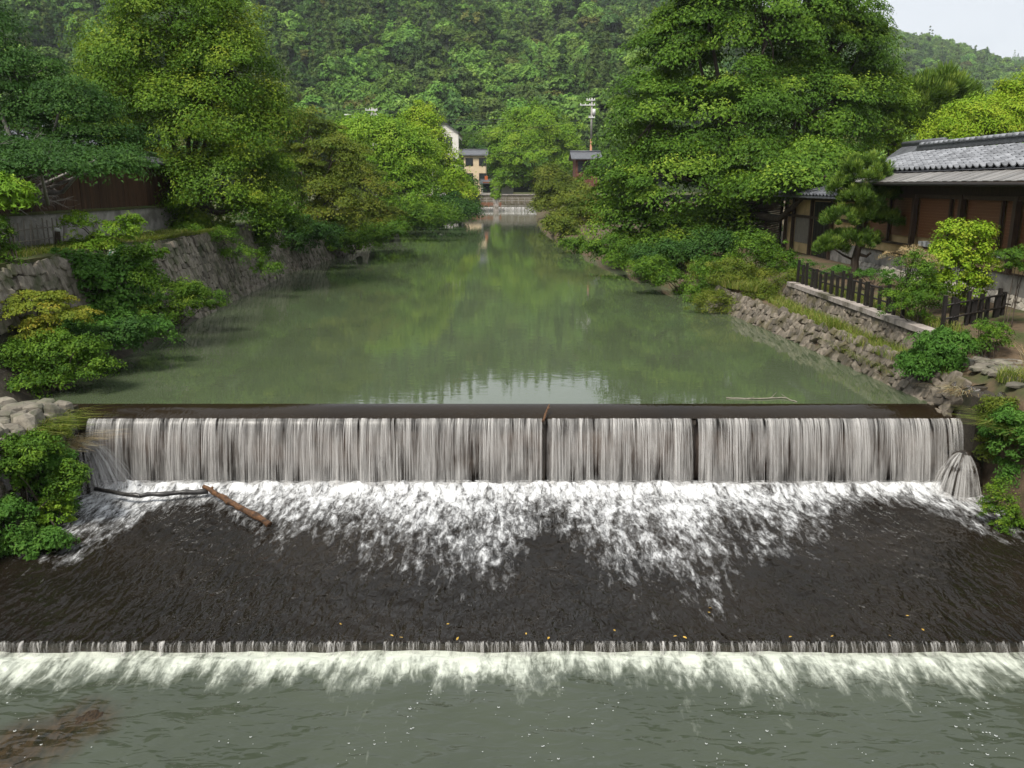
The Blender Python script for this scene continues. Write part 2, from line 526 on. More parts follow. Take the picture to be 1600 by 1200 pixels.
def crown_leaves(rng, lobes, n_clumps, cr, n_leaves, ll, flat=.5, droop=.35, aspect=.5, shell=.72, low=-.45, interior=.08, needle=False, tip=0.0, stray=.14, tri=False):
    """lobes (k,6): centre+radii. Leaf clumps sit on and under the lobes' outer skin."""
    L = np.asarray(lobes, float)
    area = (L[:, 3] * L[:, 4] + L[:, 3] * L[:, 5] + L[:, 4] * L[:, 5])
    w = area / area.sum()
    C, O = [], []
    tries = 0
    while len(C) < n_clumps and tries < 60:
        tries += 1
        k = rng.choice(len(L), n_clumps, p=w)
        v = unit(rng.normal(size=(n_clumps, 3)))
        v[:, 2] = np.where(v[:, 2] < low, -v[:, 2], v[:, 2])
        rr = np.where(rng.random(n_clumps) < interior, rng.uniform(.25, .7, n_clumps), rng.uniform(shell, 1.0, n_clumps))
        rr = np.where(rng.random(n_clumps) < stray, rng.uniform(1.0, 1.28, n_clumps), rr)
        P = L[k, :3] + v * L[k, 3:] * rr[:, None]
        ok = np.ones(n_clumps, bool)
        for j in range(len(L)):
            q = (np.linalg.norm((P - L[j, :3]) / L[j, 3:], axis=1) < .62) & (k != j) & (rr > .7)
            ok &= ~q
        C += list(P[ok]); O += list(v[ok])
    C, O = np.array(C[:n_clumps]), np.array(O[:n_clumps])
    K = len(C)
    size = cr * rng.uniform(.45, 1.45, K)
    crnd = rng.random(K)
    v = unit(rng.normal(size=(K, n_leaves, 3)))
    rho = rng.random((K, n_leaves, 1)) ** .45
    p = v * rho
    lat = p[..., :2]
    s = size[:, None]
    X = np.empty((K, n_leaves, 3))
    X[..., :2] = lat * s[..., None]
    X[..., 2] = p[..., 2] * s * flat - droop * s * (lat ** 2).sum(-1) - .25 * s * (lat * O[:, None, :2]).sum(-1)
    pos = (C[:, None, :] + X).reshape(-1, 3)
    vv = v.reshape(-1, 3)
    oo = np.repeat(O, n_leaves, 0)
    N = len(pos)
    if needle:
        d = unit(vv * .8 + oo * .35 + np.array([0, 0, .75]) + rng.normal(size=(N, 3)) * .25)
        n = rng.normal(size=(N, 3))
    else:
        n = unit(np.array([0, 0, .45]) + vv * .70 + oo * .60 + rng.normal(size=(N, 3)) * .33)
        d = np.cross(n, rng.normal(size=(N, 3)))
        d[:, 2] -= .25
    ln = ll * rng.uniform(.65, 1.3, N)
    V, F = leaf_quads(pos, d, n, ln, ln * aspect * (1.25 if tri else 1), tri)
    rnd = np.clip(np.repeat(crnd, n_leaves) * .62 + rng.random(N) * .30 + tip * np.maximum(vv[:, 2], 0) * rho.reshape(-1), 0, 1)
    return V, F, rnd, C

def branches(mb, rng, base, top_r, lobes, ends, trunk_r, n_ends=40, lean=None):
    """tapered trunk, a limb into every lobe, twigs on to leaf clumps"""
    L = np.asarray(lobes, float)
    base = Vector(base)
    cen = Vector(L[:, :3].mean(0))
    hi = max(L[:, 2])
    fork = base.lerp(cen, .55)
    fork.z = base.z + (cen.z - base.z) * .45
    pts = [base + Vector((0, 0, -.3)), base.lerp(fork, .35) + Vector(rng.normal(size=3) * .06), base.lerp(fork, .7) + Vector(rng.normal(size=3) * .08), fork]
    mb.tube(pts, [trunk_r * 1.35, trunk_r, trunk_r * .88, trunk_r * .8], 9)
    for l in L:
        e = Vector(l[:3]) + Vector((0, 0, l[5] * .25))
        mid = fork.lerp(e, .5) + Vector(rng.normal(size=3) * .05 * (e - fork).length)
        mid.z -= .06 * (e - fork).length
        r0 = trunk_r * rng.uniform(.35, .55)
        mb.tube([fork, fork.lerp(mid, .5), mid, e], [r0, r0 * .8, r0 * .6, r0 * .25], 6)
    n_ends = int(n_ends * .6)
    k = rng.choice(len(ends), min(n_ends, len(ends)), replace=False)
    for i in k:
        e = Vector(ends[i])
        j = np.argmin(np.linalg.norm((L[:, :3] - ends[i]) / L[:, 3:], axis=1))
        a = Vector(L[j, :3])
        m = a.lerp(e, .5) + Vector(rng.normal(size=3) * .08 * (e - a).length)
        r0 = trunk_r * .14
        mb.tube([a, m, e], [r0, r0 * .7, r0 * .3], 4, cap=False)

def plant(name, label, cat, base, lobes, mat, seed, clumps, cr, leaves, ll, trunk_r=.25, group=None, trunk=True, bark='bark', n_ends=40, **kw):
    rng = np.random.default_rng(seed)
    t = thing(name, label, cat, base, group)
    kw.setdefault('tri', True)
    V, F, rnd, C = crown_leaves(rng, lobes, clumps, cr, int(leaves * 1.75), ll * .86, **kw)
    me = mesh_np('crown', V - np.array(base), F, M[mat], False, {'rnd': rnd})
    link('crown', me, t)
    if trunk:
        mb = MB()
        branches(mb, rng, base, 0, lobes, C, trunk_r, n_ends)
        mb.build('trunk', M[bark], t, True)
    return t

def lobes_px(lst, Y, dy=1.0):
    """(px, py, rx, ry[, dY[, rY]]) in photo pixels at distance Y -> world lobes"""
    out = []
    for l in lst:
        px, py, rx, ry = l[:4]
        yy = Y + (l[4] if len(l) > 4 else 0)
        p = at(px, py, yy)
        k = yy / (FPX * _c + (600 - py) * _s)
        out.append((p.x, p.y, p.z, rx * k, (l[5] if len(l) > 5 else rx * k * dy), ry * k * 1.03))
    return out

def blades(rng, base, h, spread, n_curve=3, w=.008, lean=.5, dirs=None):
    """grass blades: base (N,3) -> curved strips"""
    N = len(base)
    a = rng.random(N) * 2 * math.pi
    dr = np.stack([np.cos(a), np.sin(a), np.zeros(N)], 1)
    if dirs is not None:
        dr = unit(dr * .6 + np.asarray(dirs))
        dr[:, 2] = 0
    hh = h * rng.uniform(.5, 1.2, N)
    ln = lean * rng.uniform(.2, 1.2, N) * hh
    sd = np.stack([-dr[:, 1], dr[:, 0], np.zeros(N)], 1)
    V = np.empty((N, (n_curve + 1) * 2, 3))
    for i in range(n_curve + 1):
        t = i / n_curve
        c = base + dr * (ln * t * t)[:, None] + np.array([0, 0, 1]) * (hh * (t - .28 * lean * t * t * t))[:, None]
        ww = w * (1 - t) ** .7 + .001
        V[:, i * 2] = c - sd * ww
        V[:, i * 2 + 1] = c + sd * ww
    k = (n_curve + 1) * 2
    F = []
    for i in range(n_curve):
        F.append(np.stack([np.arange(N) * k + i * 2 + j for j in (0, 1, 3, 2)], 1))
    F = np.stack(F, 1).reshape(-1, 4)
    rnd = np.repeat(rng.random(N), n_curve)
    return V.reshape(-1, 3), F, rnd

def tuft(name, label, cat, base, r, h, n, mat, seed, group=None, w=.008, lean=.6, ry=None, zfun=None, dirs=None, kind=None):
    rng = np.random.default_rng(seed)
    a, q = rng.random(n) * 2 * math.pi, np.sqrt(rng.random(n))
    b = np.stack([np.cos(a) * q * r, np.sin(a) * q * (ry or r), np.zeros(n)], 1)
    if zfun is not None:
        b[:, 2] = zfun(b[:, 0] + base[0], b[:, 1] + base[1]) - base[2]
    V, F, rnd = blades(rng, b, h, 0, 3, w, lean, dirs)
    me = mesh_np(name, V, F, M[mat], False, {'rnd': rnd})
    o = link(name, me, None, base)
    return tag(o, label, cat, group, kind)

# ------------------------------------------------------------------ stone pieces
def stone_meshes(n, mat, seed, b=.62, jit=.16):
    out = []
    rnd = random.Random(seed)
    for i in range(n):
        bm = bmesh.new()
        for sx in (-1, 1):
            for sy in (-1, 1):
                for sz in (-1, 1):
                    for ax in range(3):
                        p = [sx * b, sy * b, sz * b]
                        p[ax] = (sx, sy, sz)[ax]
                        bm.verts.new([c * (1 + rnd.uniform(-jit, jit)) * .5 for c in p])
        bmesh.ops.convex_hull(bm, input=bm.verts)
        bm.normal_update()
        me = bpy.data.meshes.new('stone')
        bm.to_mesh(me)
        bm.free()
        me.materials.append(M[mat])
        out.append(me)
    return out

def frame(ex, ey, ez, p, s):
    m = Matrix((ex * s[0], ey * s[1], ez * s[2])).transposed().to_4x4()
    m.translation = p
    return m

def lay_stones(parent, name, meshes, surf, U, Vh, row_h, wid, depth, seed, limit=300, off=(0, 0, 0), tilt=.12, fill=1.04, score=None, skip=None):
    """rows of uneven stones on a surface surf(u,v)->(point, eu, ev, n); u 0..U metres, v 0..Vh metres"""
    rnd = random.Random(seed)
    spots = []
    v = 0.0
    while v < Vh - row_h * .3:
        h = row_h * rnd.uniform(.75, 1.3)
        u = rnd.uniform(-wid, 0)
        while u < U:
            w = wid * rnd.uniform(.6, 1.6)
            uc, vc = u + w / 2, v + h / 2 + rnd.uniform(-.3, .3) * h
            if 0 < uc < U and not (skip and skip(uc, vc)):
                spots.append((uc, vc, w * rnd.uniform(.8, 1.15), h * rnd.uniform(.7, 1.45)))
            u += w
        v += h
    spots.sort(key=lambda s: (score(s) if score else s[0]))
    rest = MB()
    for i, (uc, vc, w, h) in enumerate(spots):
        p, eu, ev, n = surf(uc, vc)
        a = rnd.gauss(0, tilt)
        e1 = eu * math.cos(a) + ev * math.sin(a)
        e2 = ev * math.cos(a) - eu * math.sin(a)
        d = depth * rnd.uniform(.7, 1.3)
        m = frame(e1, e2, n, p + n * rnd.uniform(-.1, .18) * depth - Vector(off), (w * fill, h * fill, d))
        me = rnd.choice(meshes)
        if i < limit:
            o = link(name, me, parent)
            o.matrix_local = m
        else:
            rest.add([m @ vv.co for vv in me.vertices], [tuple(f.vertices) for f in me.polygons])
    if rest.v:
        o = link(name + '_mass', mesh_np(name + '_mass', rest.v, rest.f, meshes[0].materials[0]), parent)
        o['kind'] = 'stuff'
    return len(spots)

# ------------------------------------------------------------------ the river bed and banks
LEFT = [(-11.2, 10), (-11.4, 18.5), (-11.5, 24.8), (-12.3, 34.3), (-13.1, 47.6), (-12.4, 69.8), (-12.6, 110), (-13.5, 176)]
RIGHT = [(10.2, 10), (10.0, 18.5), (9.15, 29.8), (7.4, 45), (4.95, 65), (3.3, 100), (3.6, 130), (5.2, 176)]
lx = lambda y: lerp_path(LEFT, y)
rx = lambda y: lerp_path(RIGHT, y)

def sheet(name, rows, mat, kind='structure', sm=True, vattr=None, parent=None):
    """rows: (n,m,3) grid"""
    a = np.asarray(rows, float)
    n, m = a.shape[:2]
    i = np.arange(n - 1)[:, None] * m + np.arange(m - 1)[None]
    F = np.stack([i, i + 1, i + m + 1, i + m], -1).reshape(-1, 4)
    me = mesh_np(name, a.reshape(-1, 3), F, mat, sm, None, vattr)
    o = link(name, me, parent)
    if kind: o['kind'] = kind
    return o

# base sheet reaching the horizon
sheet('ground', [[(-1450, -60, -2.9), (3200, -60, -2.9)], [(-1450, 2900, -2.9), (3200, 2900, -2.9)]], M['soil'])

# left bank: lower slope, battered stone wall, terrace
ys = np.concatenate([np.arange(1.0, 60, .5), np.arange(60, 184, 3.0)])
rows = []
for y in ys:
    x0 = lx(y)
    foot = smooth(33, 27, y)                      # a silt slope lies in front of the wall near the weir
    n1 = fbm(y * .5, 3.1, 5) - .5
    rows.append([(x0 + .9, y, -1.6), (x0 + .25, y, -.25), (x0 - .15 - .1 * foot, y, .12 + .15 * n1 * foot), (x0 - .27 - 1.0 * foot, y, .35 + .75 * foot + .3 * n1 * foot),
                 (x0 - .50 - .95 * foot, y, 1.25 + .3 * foot), (x0 - .95 - .8 * foot, y, 2.98), (x0 - 1.25 - .75 * foot, y, 3.02 + .05 * n1)])
left_bank = sheet('left_bank', rows, M['mortar'])
rows = []
for y in ys:
    x0 = lx(y) - 1.23 - .75 * smooth(33, 27, y)
    xs = [x0, x0 - .8, x0 - 2.0, x0 - 4, x0 - 12, x0 - 60, x0 - 500]
    rows.append([(x, y, 3.0 + .12 * (fbm(x * .7, y * .7, 9) - .4)) for x in xs])
sheet('left_terrace', rows, M['mossy'])

# right bank: low revetment, dirt ledge, upper wall, garden terrace
def right_profile(y):
    x0 = rx(y)
    k = smooth(33, 36, y)                        # beyond the fence: vegetated slope
    f = smooth(21.2, 20.0, y)                    # in front of the garden: lower paved ground
    xu = 11.05 + .0 * y
    xu = xu * (1 - k) + (x0 + 1.9) * k
    n1 = fbm(y * .8, 1.7, 3) - .5
    top = 1.22 * (1 - f) + .78 * f
    return [(x0 - .8, y, -1.6), (x0 - .12, y, -.25), (x0 + .32, y, .50 + .08 * n1), (x0 + .55 + .3 * k, y, .56 + .1 * n1),
            (max(x0 + .75, xu - .22), y, .60 + .12 * n1), (max(x0 + .85, xu - .04), y, top - .03), (max(x0 + .95, xu + .1), y, top + .02)]
ysr = np.concatenate([np.arange(18.45, 60, .4), np.arange(60, 184, 3.0)])
right_bank = sheet('right_bank', [right_profile(y) for y in ysr], M['soil'])
rows = []
for y in ysr:
    p = right_profile(y)[-1]
    zt = p[2]
    xs = [p[0] - .05, p[0] + 1, p[0] + 2.2, p[0] + 3.2, p[0] + 4, p[0] + 14, p[0] + 60, p[0] + 500]
    zz = [zt, zt + .05, zt + .15, 1.5, 1.56, 1.6, 1.9, 2.6]
    rows.append([(x, y, z + .05 * (fbm(x, y, 4) - .5)) for x, z in zip(xs, zz)])
sheet('right_terrace', rows, M['soil'])

# banks beside and below the weir
def lower_bank(name, x_in, sgn, y0, y1, tops, mat):
    rows = []
    for y in np.arange(y0, y1 + .01, .35):
        n1, n2 = fbm(y * 1.3, 2.2, 8) - .5, fbm(y * 1.3, 7.7, 21) - .5
        rows.append([(x_in - sgn * .25, y, -2.6), (x_in + sgn * .15 * n1, y, -1.5), (x_in + sgn * (.10 + .3 * n2), y, -.7), (x_in + sgn * (.28 + .2 * n1), y, tops - .35),
                     (x_in + sgn * .55, y, tops + .1 * n2), (x_in + sgn * 1.4, y, tops + .12), (x_in + sgn * 8, y, tops + .2), (x_in + sgn * 60, y, tops + .8)])
    return sheet(name, rows, mat)
lower_bank('lower_left_bank', -9.75, -1, 1.0, 18.3, .02, M['mortar'])
lower_bank('lower_right_bank', 10.35, 1, 1.0, 18.7, .72, M['soil'])

# ------------------------------------------------------------------ water
CREST_Y, CREST_Z, FALL_Y = 18.2, -.15, 18.32
def pond_rows():
    Y = np.concatenate([np.arange(18.95, 40, .5), np.arange(40, 178, 2.0)])
    rows = []
    for y in Y:
        a, b = lx(y) - .3, rx(y) + .3
        rows.append([(a + (b - a) * t, y, 0.0) for t in np.linspace(0, 1, 14)])
    return rows
sheet('river_water', pond_rows(), M['pond'])

# water bending over the crest
rows = []
X = np.linspace(-11.35, 10.35, 190)
for t in np.linspace(0, 1, 12):
    y = 18.952 - t * (18.952 - CREST_Y)
    z = CREST_Z * (t ** 1.7) + .003 * (1 - t)
    rows.append(np.stack([X, np.full_like(X, y) + .03 * (fbm(X * .8, 0 * X, 3) - .5) * t, z + .010 * t * (fbm(X * 5, 0 * X + t * 2, 7) - .5)], 1))
sheet('crest_water', rows, M['crest_water'])

# the weir itself
w = thing('weir', 'dark wet stone weir wall under the curtain of falling water', 'weir', (0, FALL_Y, -1.7))
mb = MB()
prof = [(18.95, -.30), (18.62, -.33), (18.48, -.40), (18.42, -.56), (18.42, -1.0), (18.44, -1.9), (19.6, -1.9)]
xs = np.linspace(-11.2, 10.5, 110)
for i, x in enumerate(xs):
    for (y, z) in prof:
        mb.v.append((x, y + .05 * (fbm(x * 2.0, z * 4.0, 31) - .5), z))
k = len(prof)
for i in range(len(xs) - 1):
    for j in range(k - 1):
        mb.f.append((i * k + j, (i + 1) * k + j, (i + 1) * k + j + 1, i * k + j + 1))
M['weir_stone'] = surf_mat('weir_stone', (.018, .013, .010), (.065, .046, .036), 3.5, .55, .7, .03, c3=(.10, .075, .06), s3=1.1, spec=.25, mapping=(2.2, 1, .5))
mb.build('wall', M['weir_stone'], w, True)
for x0 in (.73, 4.14):        # upright ribs that split the curtain
    mb = MB()
    mb.box((x0, 18.34, -1.05), (.06, .16, 1.5))
    mb.box((x0, 18.30, -.24), (.08, .22, .10))
    mb.build('rib', M['stone_wet'], w)

GAPS = [(.60, .84), (4.00, 4.26)]
def fall_strands(name, x0, x1, n, seed, y_lip, z_lip, z_base, v0, wid, mat, sides=6, kind='structure', ztop=.0):
    """flattened threads of water on free-fall arcs"""
    rng = np.random.default_rng(seed)
    xs = np.sort(rng.uniform(x0, x1, n))
    # threads bunch together
    xs = xs + .05 * np.sin(xs * 9.0 + 1.3) + .03 * np.sin(xs * 23.0)
    xs = np.clip(xs, x0, x1)
    T = math.sqrt((z_lip - z_base) / 4.9)
    segs = 9
    V, F = [], []
    for x in xs:
        v = v0 * rng.uniform(.75, 1.2) * (1 + .25 * (fbm(x * 1.2, 0, 77, 2) - .5))
        w0 = wid * rng.uniform(.35, 1.5)
        dx = rng.normal() * .035
        tmax = T * (1.0 if rng.random() < .85 else rng.uniform(.45, .9))
        t0 = T * (0 if rng.random() < .8 else rng.uniform(0, .35))
        dpt = rng.uniform(-.02, .05)
        b = len(V)
        ph = rng.random() * 6
        for i in range(segs + 1):
            t = t0 + (tmax - t0) * i / segs
            q = t / T
            y = y_lip - v * t - dpt
            z = z_lip - 4.9 * t * t + (.012 if i == 0 else 0)
            wx = w0 * (1.15 - .55 * q + .25 * math.sin(ph + q * 5)) * (1 if i < segs else .7)
            cx = x + dx * q + .012 * math.sin(ph + 4 * q)
            V += [(cx - wx * .5, y, z), (cx, y - wx * .28, z), (cx + wx * .5, y, z)]
        for i in range(segs):
            p = b + i * 3
            F += [(p, p + 1, p + 4, p + 3), (p + 1, p + 2, p + 5, p + 4)]
    me = mesh_np(name, V, F, mat, True)
    o = link(name, me)
    o['kind'] = kind
    return o

def fall_film(name, x0, x1, y_lip, z_lip, z_base, v0, mat, n=None):
    T = math.sqrt((z_lip - z_base) / 4.9)
    X = np.linspace(x0, x1, n or max(4, int((x1 - x0) / .07)))
    rows = []
    for t in np.linspace(0, T, 12):
        wob = .05 * (fbm(X * 2.5, 0 * X + t * 1.5, 12) - .5) * (t / T)
        rows.append(np.stack([X, y_lip - v0 * t + wob, np.full_like(X, z_lip - 4.9 * t * t)], 1))
    return sheet(name, rows, mat)

secs = [(-9.62, .675), (.785, 4.08), (4.21, 9.92)]
for i, (a, b) in enumerate(secs):
    fall_film('waterfall_film', a, b, CREST_Y, CREST_Z, -1.72, .80, M['fall_film'])
    fall_strands('waterfall_water', a + .02, b - .02, int((b - a) * 105), 100 + i, CREST_Y, CREST_Z, -1.72, .85, .018, M['fall_strand'])

# apron: shallow sheet running off the foot of the fall
LOBE = [(0, 860), (100, 880), (150, 865), (230, 810), (330, 790), (380, 830), (430, 860), (480, 835), (520, 850), (580, 880), (620, 890), (680, 890), (740, 905), (785, 912), (815, 870),
        (845, 820), (880, 835), (930, 880), (990, 905), (1040, 890), (1095, 935), (1125, 945), (1150, 860), (1200, 860), (1255, 870), (1300, 825), (1360, 795), (1450, 800), (1520, 830), (1560, 850), (1640, 850)]
LP = [on_z(px, py, -1.7) for px, py in LOBE]
# compare at equal river x: use the direction as a ray through the fall foot
def lobe_end(x):
    return np.interp(x, [p.x for p in sorted(LP, key=lambda p: p.x)], [p.y for p in sorted(LP, key=lambda p: p.x)])
X = np.linspace(-9.95, 10.75, 440)
Yr = np.linspace(18.25, 11.46, 160)
GX, GY = np.meshgrid(X, Yr)
FOOT = 17.72
u = np.clip((FOOT + .1 - GY) / np.maximum(FOOT - lobe_end(GX), .3), -.5, 2)
foam = np.where(u < 0, .92, .92 - .52 * u)
foam = np.where(u > 1, .42 * np.exp(-(u - 1) * 3.2) - .02, foam)
foam += .26 * (fbm(GX * 1.3, GY * .9, 41) - .5) - .09
foam *= np.where(GY > 18.1, .6, 1)
# streak of trailing foam below the second rib and a clear tongue below the first
apron_z = -1.66 - .14 * smooth(17.6, 11.5, GY)
GZ = apron_z + .05 * (fbm(GX * 1.1 + GY * .5, GY * .8, 51, 3) - .5) + .16 * np.clip(foam, 0, 1) ** 1.5 * (fbm(GX * 3.2, GY * 2.6, 61, 4) - .25) \
     + .22 * np.exp(-((GY - FOOT) / .20) ** 2) * fbm(GX * 4.5, GY * 2, 71) + .045 * (fbm(GX * 3.2 - GY * 1.8 * np.sign(GX + 2), GY * 3.4 + GX * .8, 91, 3) - .5)
GZ = np.where(GY < 11.75, GZ * (1 - smooth(11.75, 11.46, GY)) + -1.80 * smooth(11.75, 11.46, GY), GZ)
sheet('apron_water', np.stack([GX, GY, GZ], -1), M['apron_water'], vattr={'foam': np.clip(foam, -.3, 1.2).ravel()})

# lower step
w2 = thing('lower_step', 'low dark concrete step along the foot of the apron', 'step', (0, 11.5, -2.0))
mb = MB()
mb.box((.4, 11.85, -2.05), (21.4, .70, .44))
mb.build('wall', M['stone_wet'], w2)
fall_strands('step_fringe', -9.9, 10.7, 2300, 321, 11.465, -1.79, -2.02, .45, .018, M['fall_fringe'])

# lower pool
X = np.linspace(-11, 11.5, 320)
Yr = np.concatenate([np.linspace(11.6, 8.0, 110), np.linspace(7.9, 1.0, 40)])
GX, GY = np.meshgrid(X, Yr)
reach = .42 + .66 * fbm(X * .55 + 3, 0 * X, 81, 3) + .25 * (fbm(X * 2.1, 0 * X, 83, 2) - .5)
u = (11.30 - GY) / reach[None, :]
foam = np.where(u < 0, .85, .85 - .55 * u)
foam = np.where(u > 1, .36 * np.exp(-(u - 1) * 1.6) - .06, foam)
foam += .30 * (fbm(GX * 1.6 + GY * .6, GY * 1.6, 87) - .5)
GZ = -2.0 + .05 * (fbm(GX * .8, GY * 1.0, 93, 3) - .5) + .10 * np.clip(foam, 0, 1) * (fbm(GX * 2.2 + GY, GY * 2.5, 95, 4) - .3) + .06 * np.exp(-((GY - 11.2) / .18) ** 2) * fbm(GX * 2.5, 0 * GX, 97)
# brown weed bed showing through the shallow corner of the pool
wd = ((GX + 6.2 + .5 * (9.3 - GY)) / .75) ** 2 + ((GY - 9.3) / 1.0) ** 2
WEED = np.clip(1.25 - wd * .8 + 1.1 * (fbm(GX * 3 + GY * 1.5, GY * 1.3, 131) - .5), 0, 1)
sheet('lower_water', np.stack([GX, GY, GZ], -1), M['lower_water'], vattr={'foam': np.clip(foam, -.4, 1.2).ravel(), 'weed': WEED.ravel()})

# bubbles drifting on the lower pool, too many to count
rng = np.random.default_rng(5)
V, F = [], []
def fleck(x, y, z, r, ring):
    b = len(V)
    n = 8
    for k in range(n):
        a = 2 * math.pi * k / n
        V.append((x + r * math.cos(a), y + r * math.sin(a), z))
    if ring:
        for k in range(n):
            a = 2 * math.pi * k / n
            V.append((x + r * .6 * math.cos(a), y + r * .6 * math.sin(a), z + .006))
        F.extend([(b + k, b + (k + 1) % n, b + n + (k + 1) % n, b + n + k) for k in range(n)])
    else:
        V.append((x, y, z + r * .5))
        F.extend([(b + k, b + (k + 1) % n, b + n) for k in range(n)])
trails = [(rng.uniform(-8, 9), rng.uniform(-.25, .25)) for _ in range(16)]
for x0, sl in trails:
    for _ in range(int(rng.uniform(8, 30))):
        y = rng.uniform(8.2, 10.6)
        x = x0 + sl * (10.6 - y) * 3 + rng.normal() * .12
        r = .005 + .017 * rng.random() ** 4
        fleck(x, y, -1.985, r, r > .013)
for _ in range(60):
    fleck(rng.uniform(-8, 8.5), rng.uniform(8.3, 10.9), -1.985, .004 + .006 * rng.random(), False)
o = link('foam_bubbles', mesh_np('foam_bubbles', V, F, M['foam_fleck'], True))
tag(o, 'small white bubbles drifting on the grey green lower pool', 'foam', kind='stuff')

# far weir at the head of the reach
fw = thing('far_weir', 'low far weir with a white curtain of water at the head of the river', 'weir', (-4, 173, 0))
mb = MB(); mb.box((-4, 175.4, -.3), (24, 3.6, 1.98)); mb.build('wall', M['concrete'], fw)
mb = MB(); mb.box((1.5, 173.9, .95), (8, .25, .16)); mb.build('ledge', M['concrete'], fw)
fall_film('far_waterfall', -15.5, 5.2, 173.5, .72, 0.0, .7, M['fall_strand'], 120)
fall_strands('far_waterfall_water', -15.5, 5.2, 700, 555, 173.5, .72, 0.0, .9, .10, M['fall_strand'])
rows = [[(-16, 173.55, .73), (5.6, 173.55, .73)], [(-16, 200, .73), (5.6, 200, .73)]]
sheet('far_river_water', rows, M['pond'])

# ------------------------------------------------------------------ far ground and hills
rows = []
for y in (184.2, 200, 240, 300, 500):
    rows.append([(x, y, 3.05 + max(0, (y - 200)) * .01) for x in (-500, -60, -20, 0, 20, 60, 600)])
sheet('far_terrace', rows, M['mossy'])
far_wall = thing('retaining_wall', 'mossy brown retaining wall behind the far weir', 'wall', (0, 184, 1))
mb = MB(); mb.box((0, 183.9, 1.7), (60, .5, 2.6)); mb.build('face', M['stone_right'], far_wall)
mb = MB(); mb.box((0, 183.85, 3.1), (60, .75, .2)); mb.build('coping', M['coping'], far_wall)

A_MAIN = [(-1.2, .25), (-.62, .265), (-.31, .250), (-.22, .228), (-.14, .205), (-.06, .190), (.04, .190), (.12, .200), (.2, .200), (.27, .175), (.40, .105), (.6, .03), (.9, .0)]
A_SEC = [(.0, .20), (.2, .19), (.34, .172), (.4386, .1565), (.498, .144), (.55, .129), (.62, .105), (.8, .06), (1.2, .02)]
A_FAR = [(.3, .10), (.5, .118), (.57, .133), (.66, .135), (.8, .11), (1.2, .06)]
def hill_h(x, y, tab, y0, y1, seed, amp, p=1.0):
    a = x / np.maximum(y, 1)
    H = np.interp(a, [t[0] for t in tab], [t[1] for t in tab])
    yr = y1 * (1 + .10 * (fbm(a * 5, 0 * a, seed) - .5))
    s = np.clip((y - y0) / (yr - y0), 0, None)
    prof = np.where(s < 1, s ** p, 1 - .8 * (s - 1))
    ridge = (H * yr + CAM_H) * prof
    n = amp * (fbm(x / 70 + y / 300, y / 160, seed + 3) - .5) * np.clip(s * 3, 0, 1) * np.clip(1.7 - s * 1.6, .06, 1)
    return 3.0 + np.maximum(ridge + n, 0)

def hill(name, tab, y0, y1, yend, a0, a1, seed, amp, na, ny, p=1.0):
    A = np.linspace(a0, a1, na)
    Yh = np.linspace(y0, yend, ny)
    GA, GYh = np.meshgrid(A, Yh)
    GXh = GA * GYh
    Z = hill_h(GXh, GYh, tab, y0, y1, seed, amp, p)
    return sheet(name, np.stack([GXh, GYh, Z - .5], -1), M['forest_floor'])
M['forest_floor'] = surf_mat('forest_floor', (.012, .020, .007), (.03, .045, .014), .3, .95, .5, .3)
hill('hill', A_MAIN, 225, 640, 820, -1.1, .8, 11, 55, 120, 60, .92)
hill('hill_behind_house', A_SEC, 420, 1050, 1350, .0, 1.1, 12, 60, 90, 50, 1.0)
hill('far_hill', A_FAR, 900, 2300, 2800, .3, 1.1, 13, 60, 60, 30, 1.0)

def forest_variant(name, seed, mat, r, h, clumps, leaves, ll, conifer=False):
    rng = np.random.default_rng(seed)
    if conifer:
        lob = []
        for i in range(6):
            q = i / 5
            lob.append((rng.normal() * .15, rng.normal() * .15, h * (.22 + .72 * q), r * (1 - .82 * q), r * (1 - .82 * q), h * .12))
        kw = dict(flat=.7, droop=.5, aspect=.35, low=-.2)
    else:
        lob = [(0, 0, h * .62, r * .8, r * .8, h * .33)]
        for i in range(6):
            a = i * 1.05 + rng.random()
            lob.append((r * .5 * math.cos(a), r * .5 * math.sin(a), h * rng.uniform(.42, .78), r * rng.uniform(.36, .55), r * rng.uniform(.36, .55), h * rng.uniform(.16, .24)))
        kw = dict(flat=.65, droop=.4, aspect=.6, low=-.1)
    V, F, rnd, C = crown_leaves(rng, lob, clumps, r * .26, leaves, ll, interior=.03, tri=True, **kw)
    me = mesh_np(name, V, F, M[mat], False, {'rnd': rnd})
    return bpy.data.objects.new(name, me)

vcol = bpy.data.collections.new('forest_crowns')      # only instanced by the forest, never linked to the scene
VAR = []
for i in range(5):
    VAR.append(forest_variant('crown_a%d' % i, 700 + i, 'forest_broad', 5.0, 9.5, 60, 34, .95))
for i in range(3):
    VAR.append(forest_variant('crown_b%d' % i, 720 + i, 'forest_dark', 4.2, 10.5, 60, 34, .85))
for i in range(2):
    VAR.append(forest_variant('crown_c%d' % i, 730 + i, 'forest_dark', 2.7, 15.5, 70, 30, .85, True))
VAR.append(forest_variant('crown_d0', 740, 'forest_rust', 4.5, 9.0, 60, 34, .9))
for i, o in enumerate(VAR):
    o.name = 'v%02d' % i
    vcol.objects.link(o)

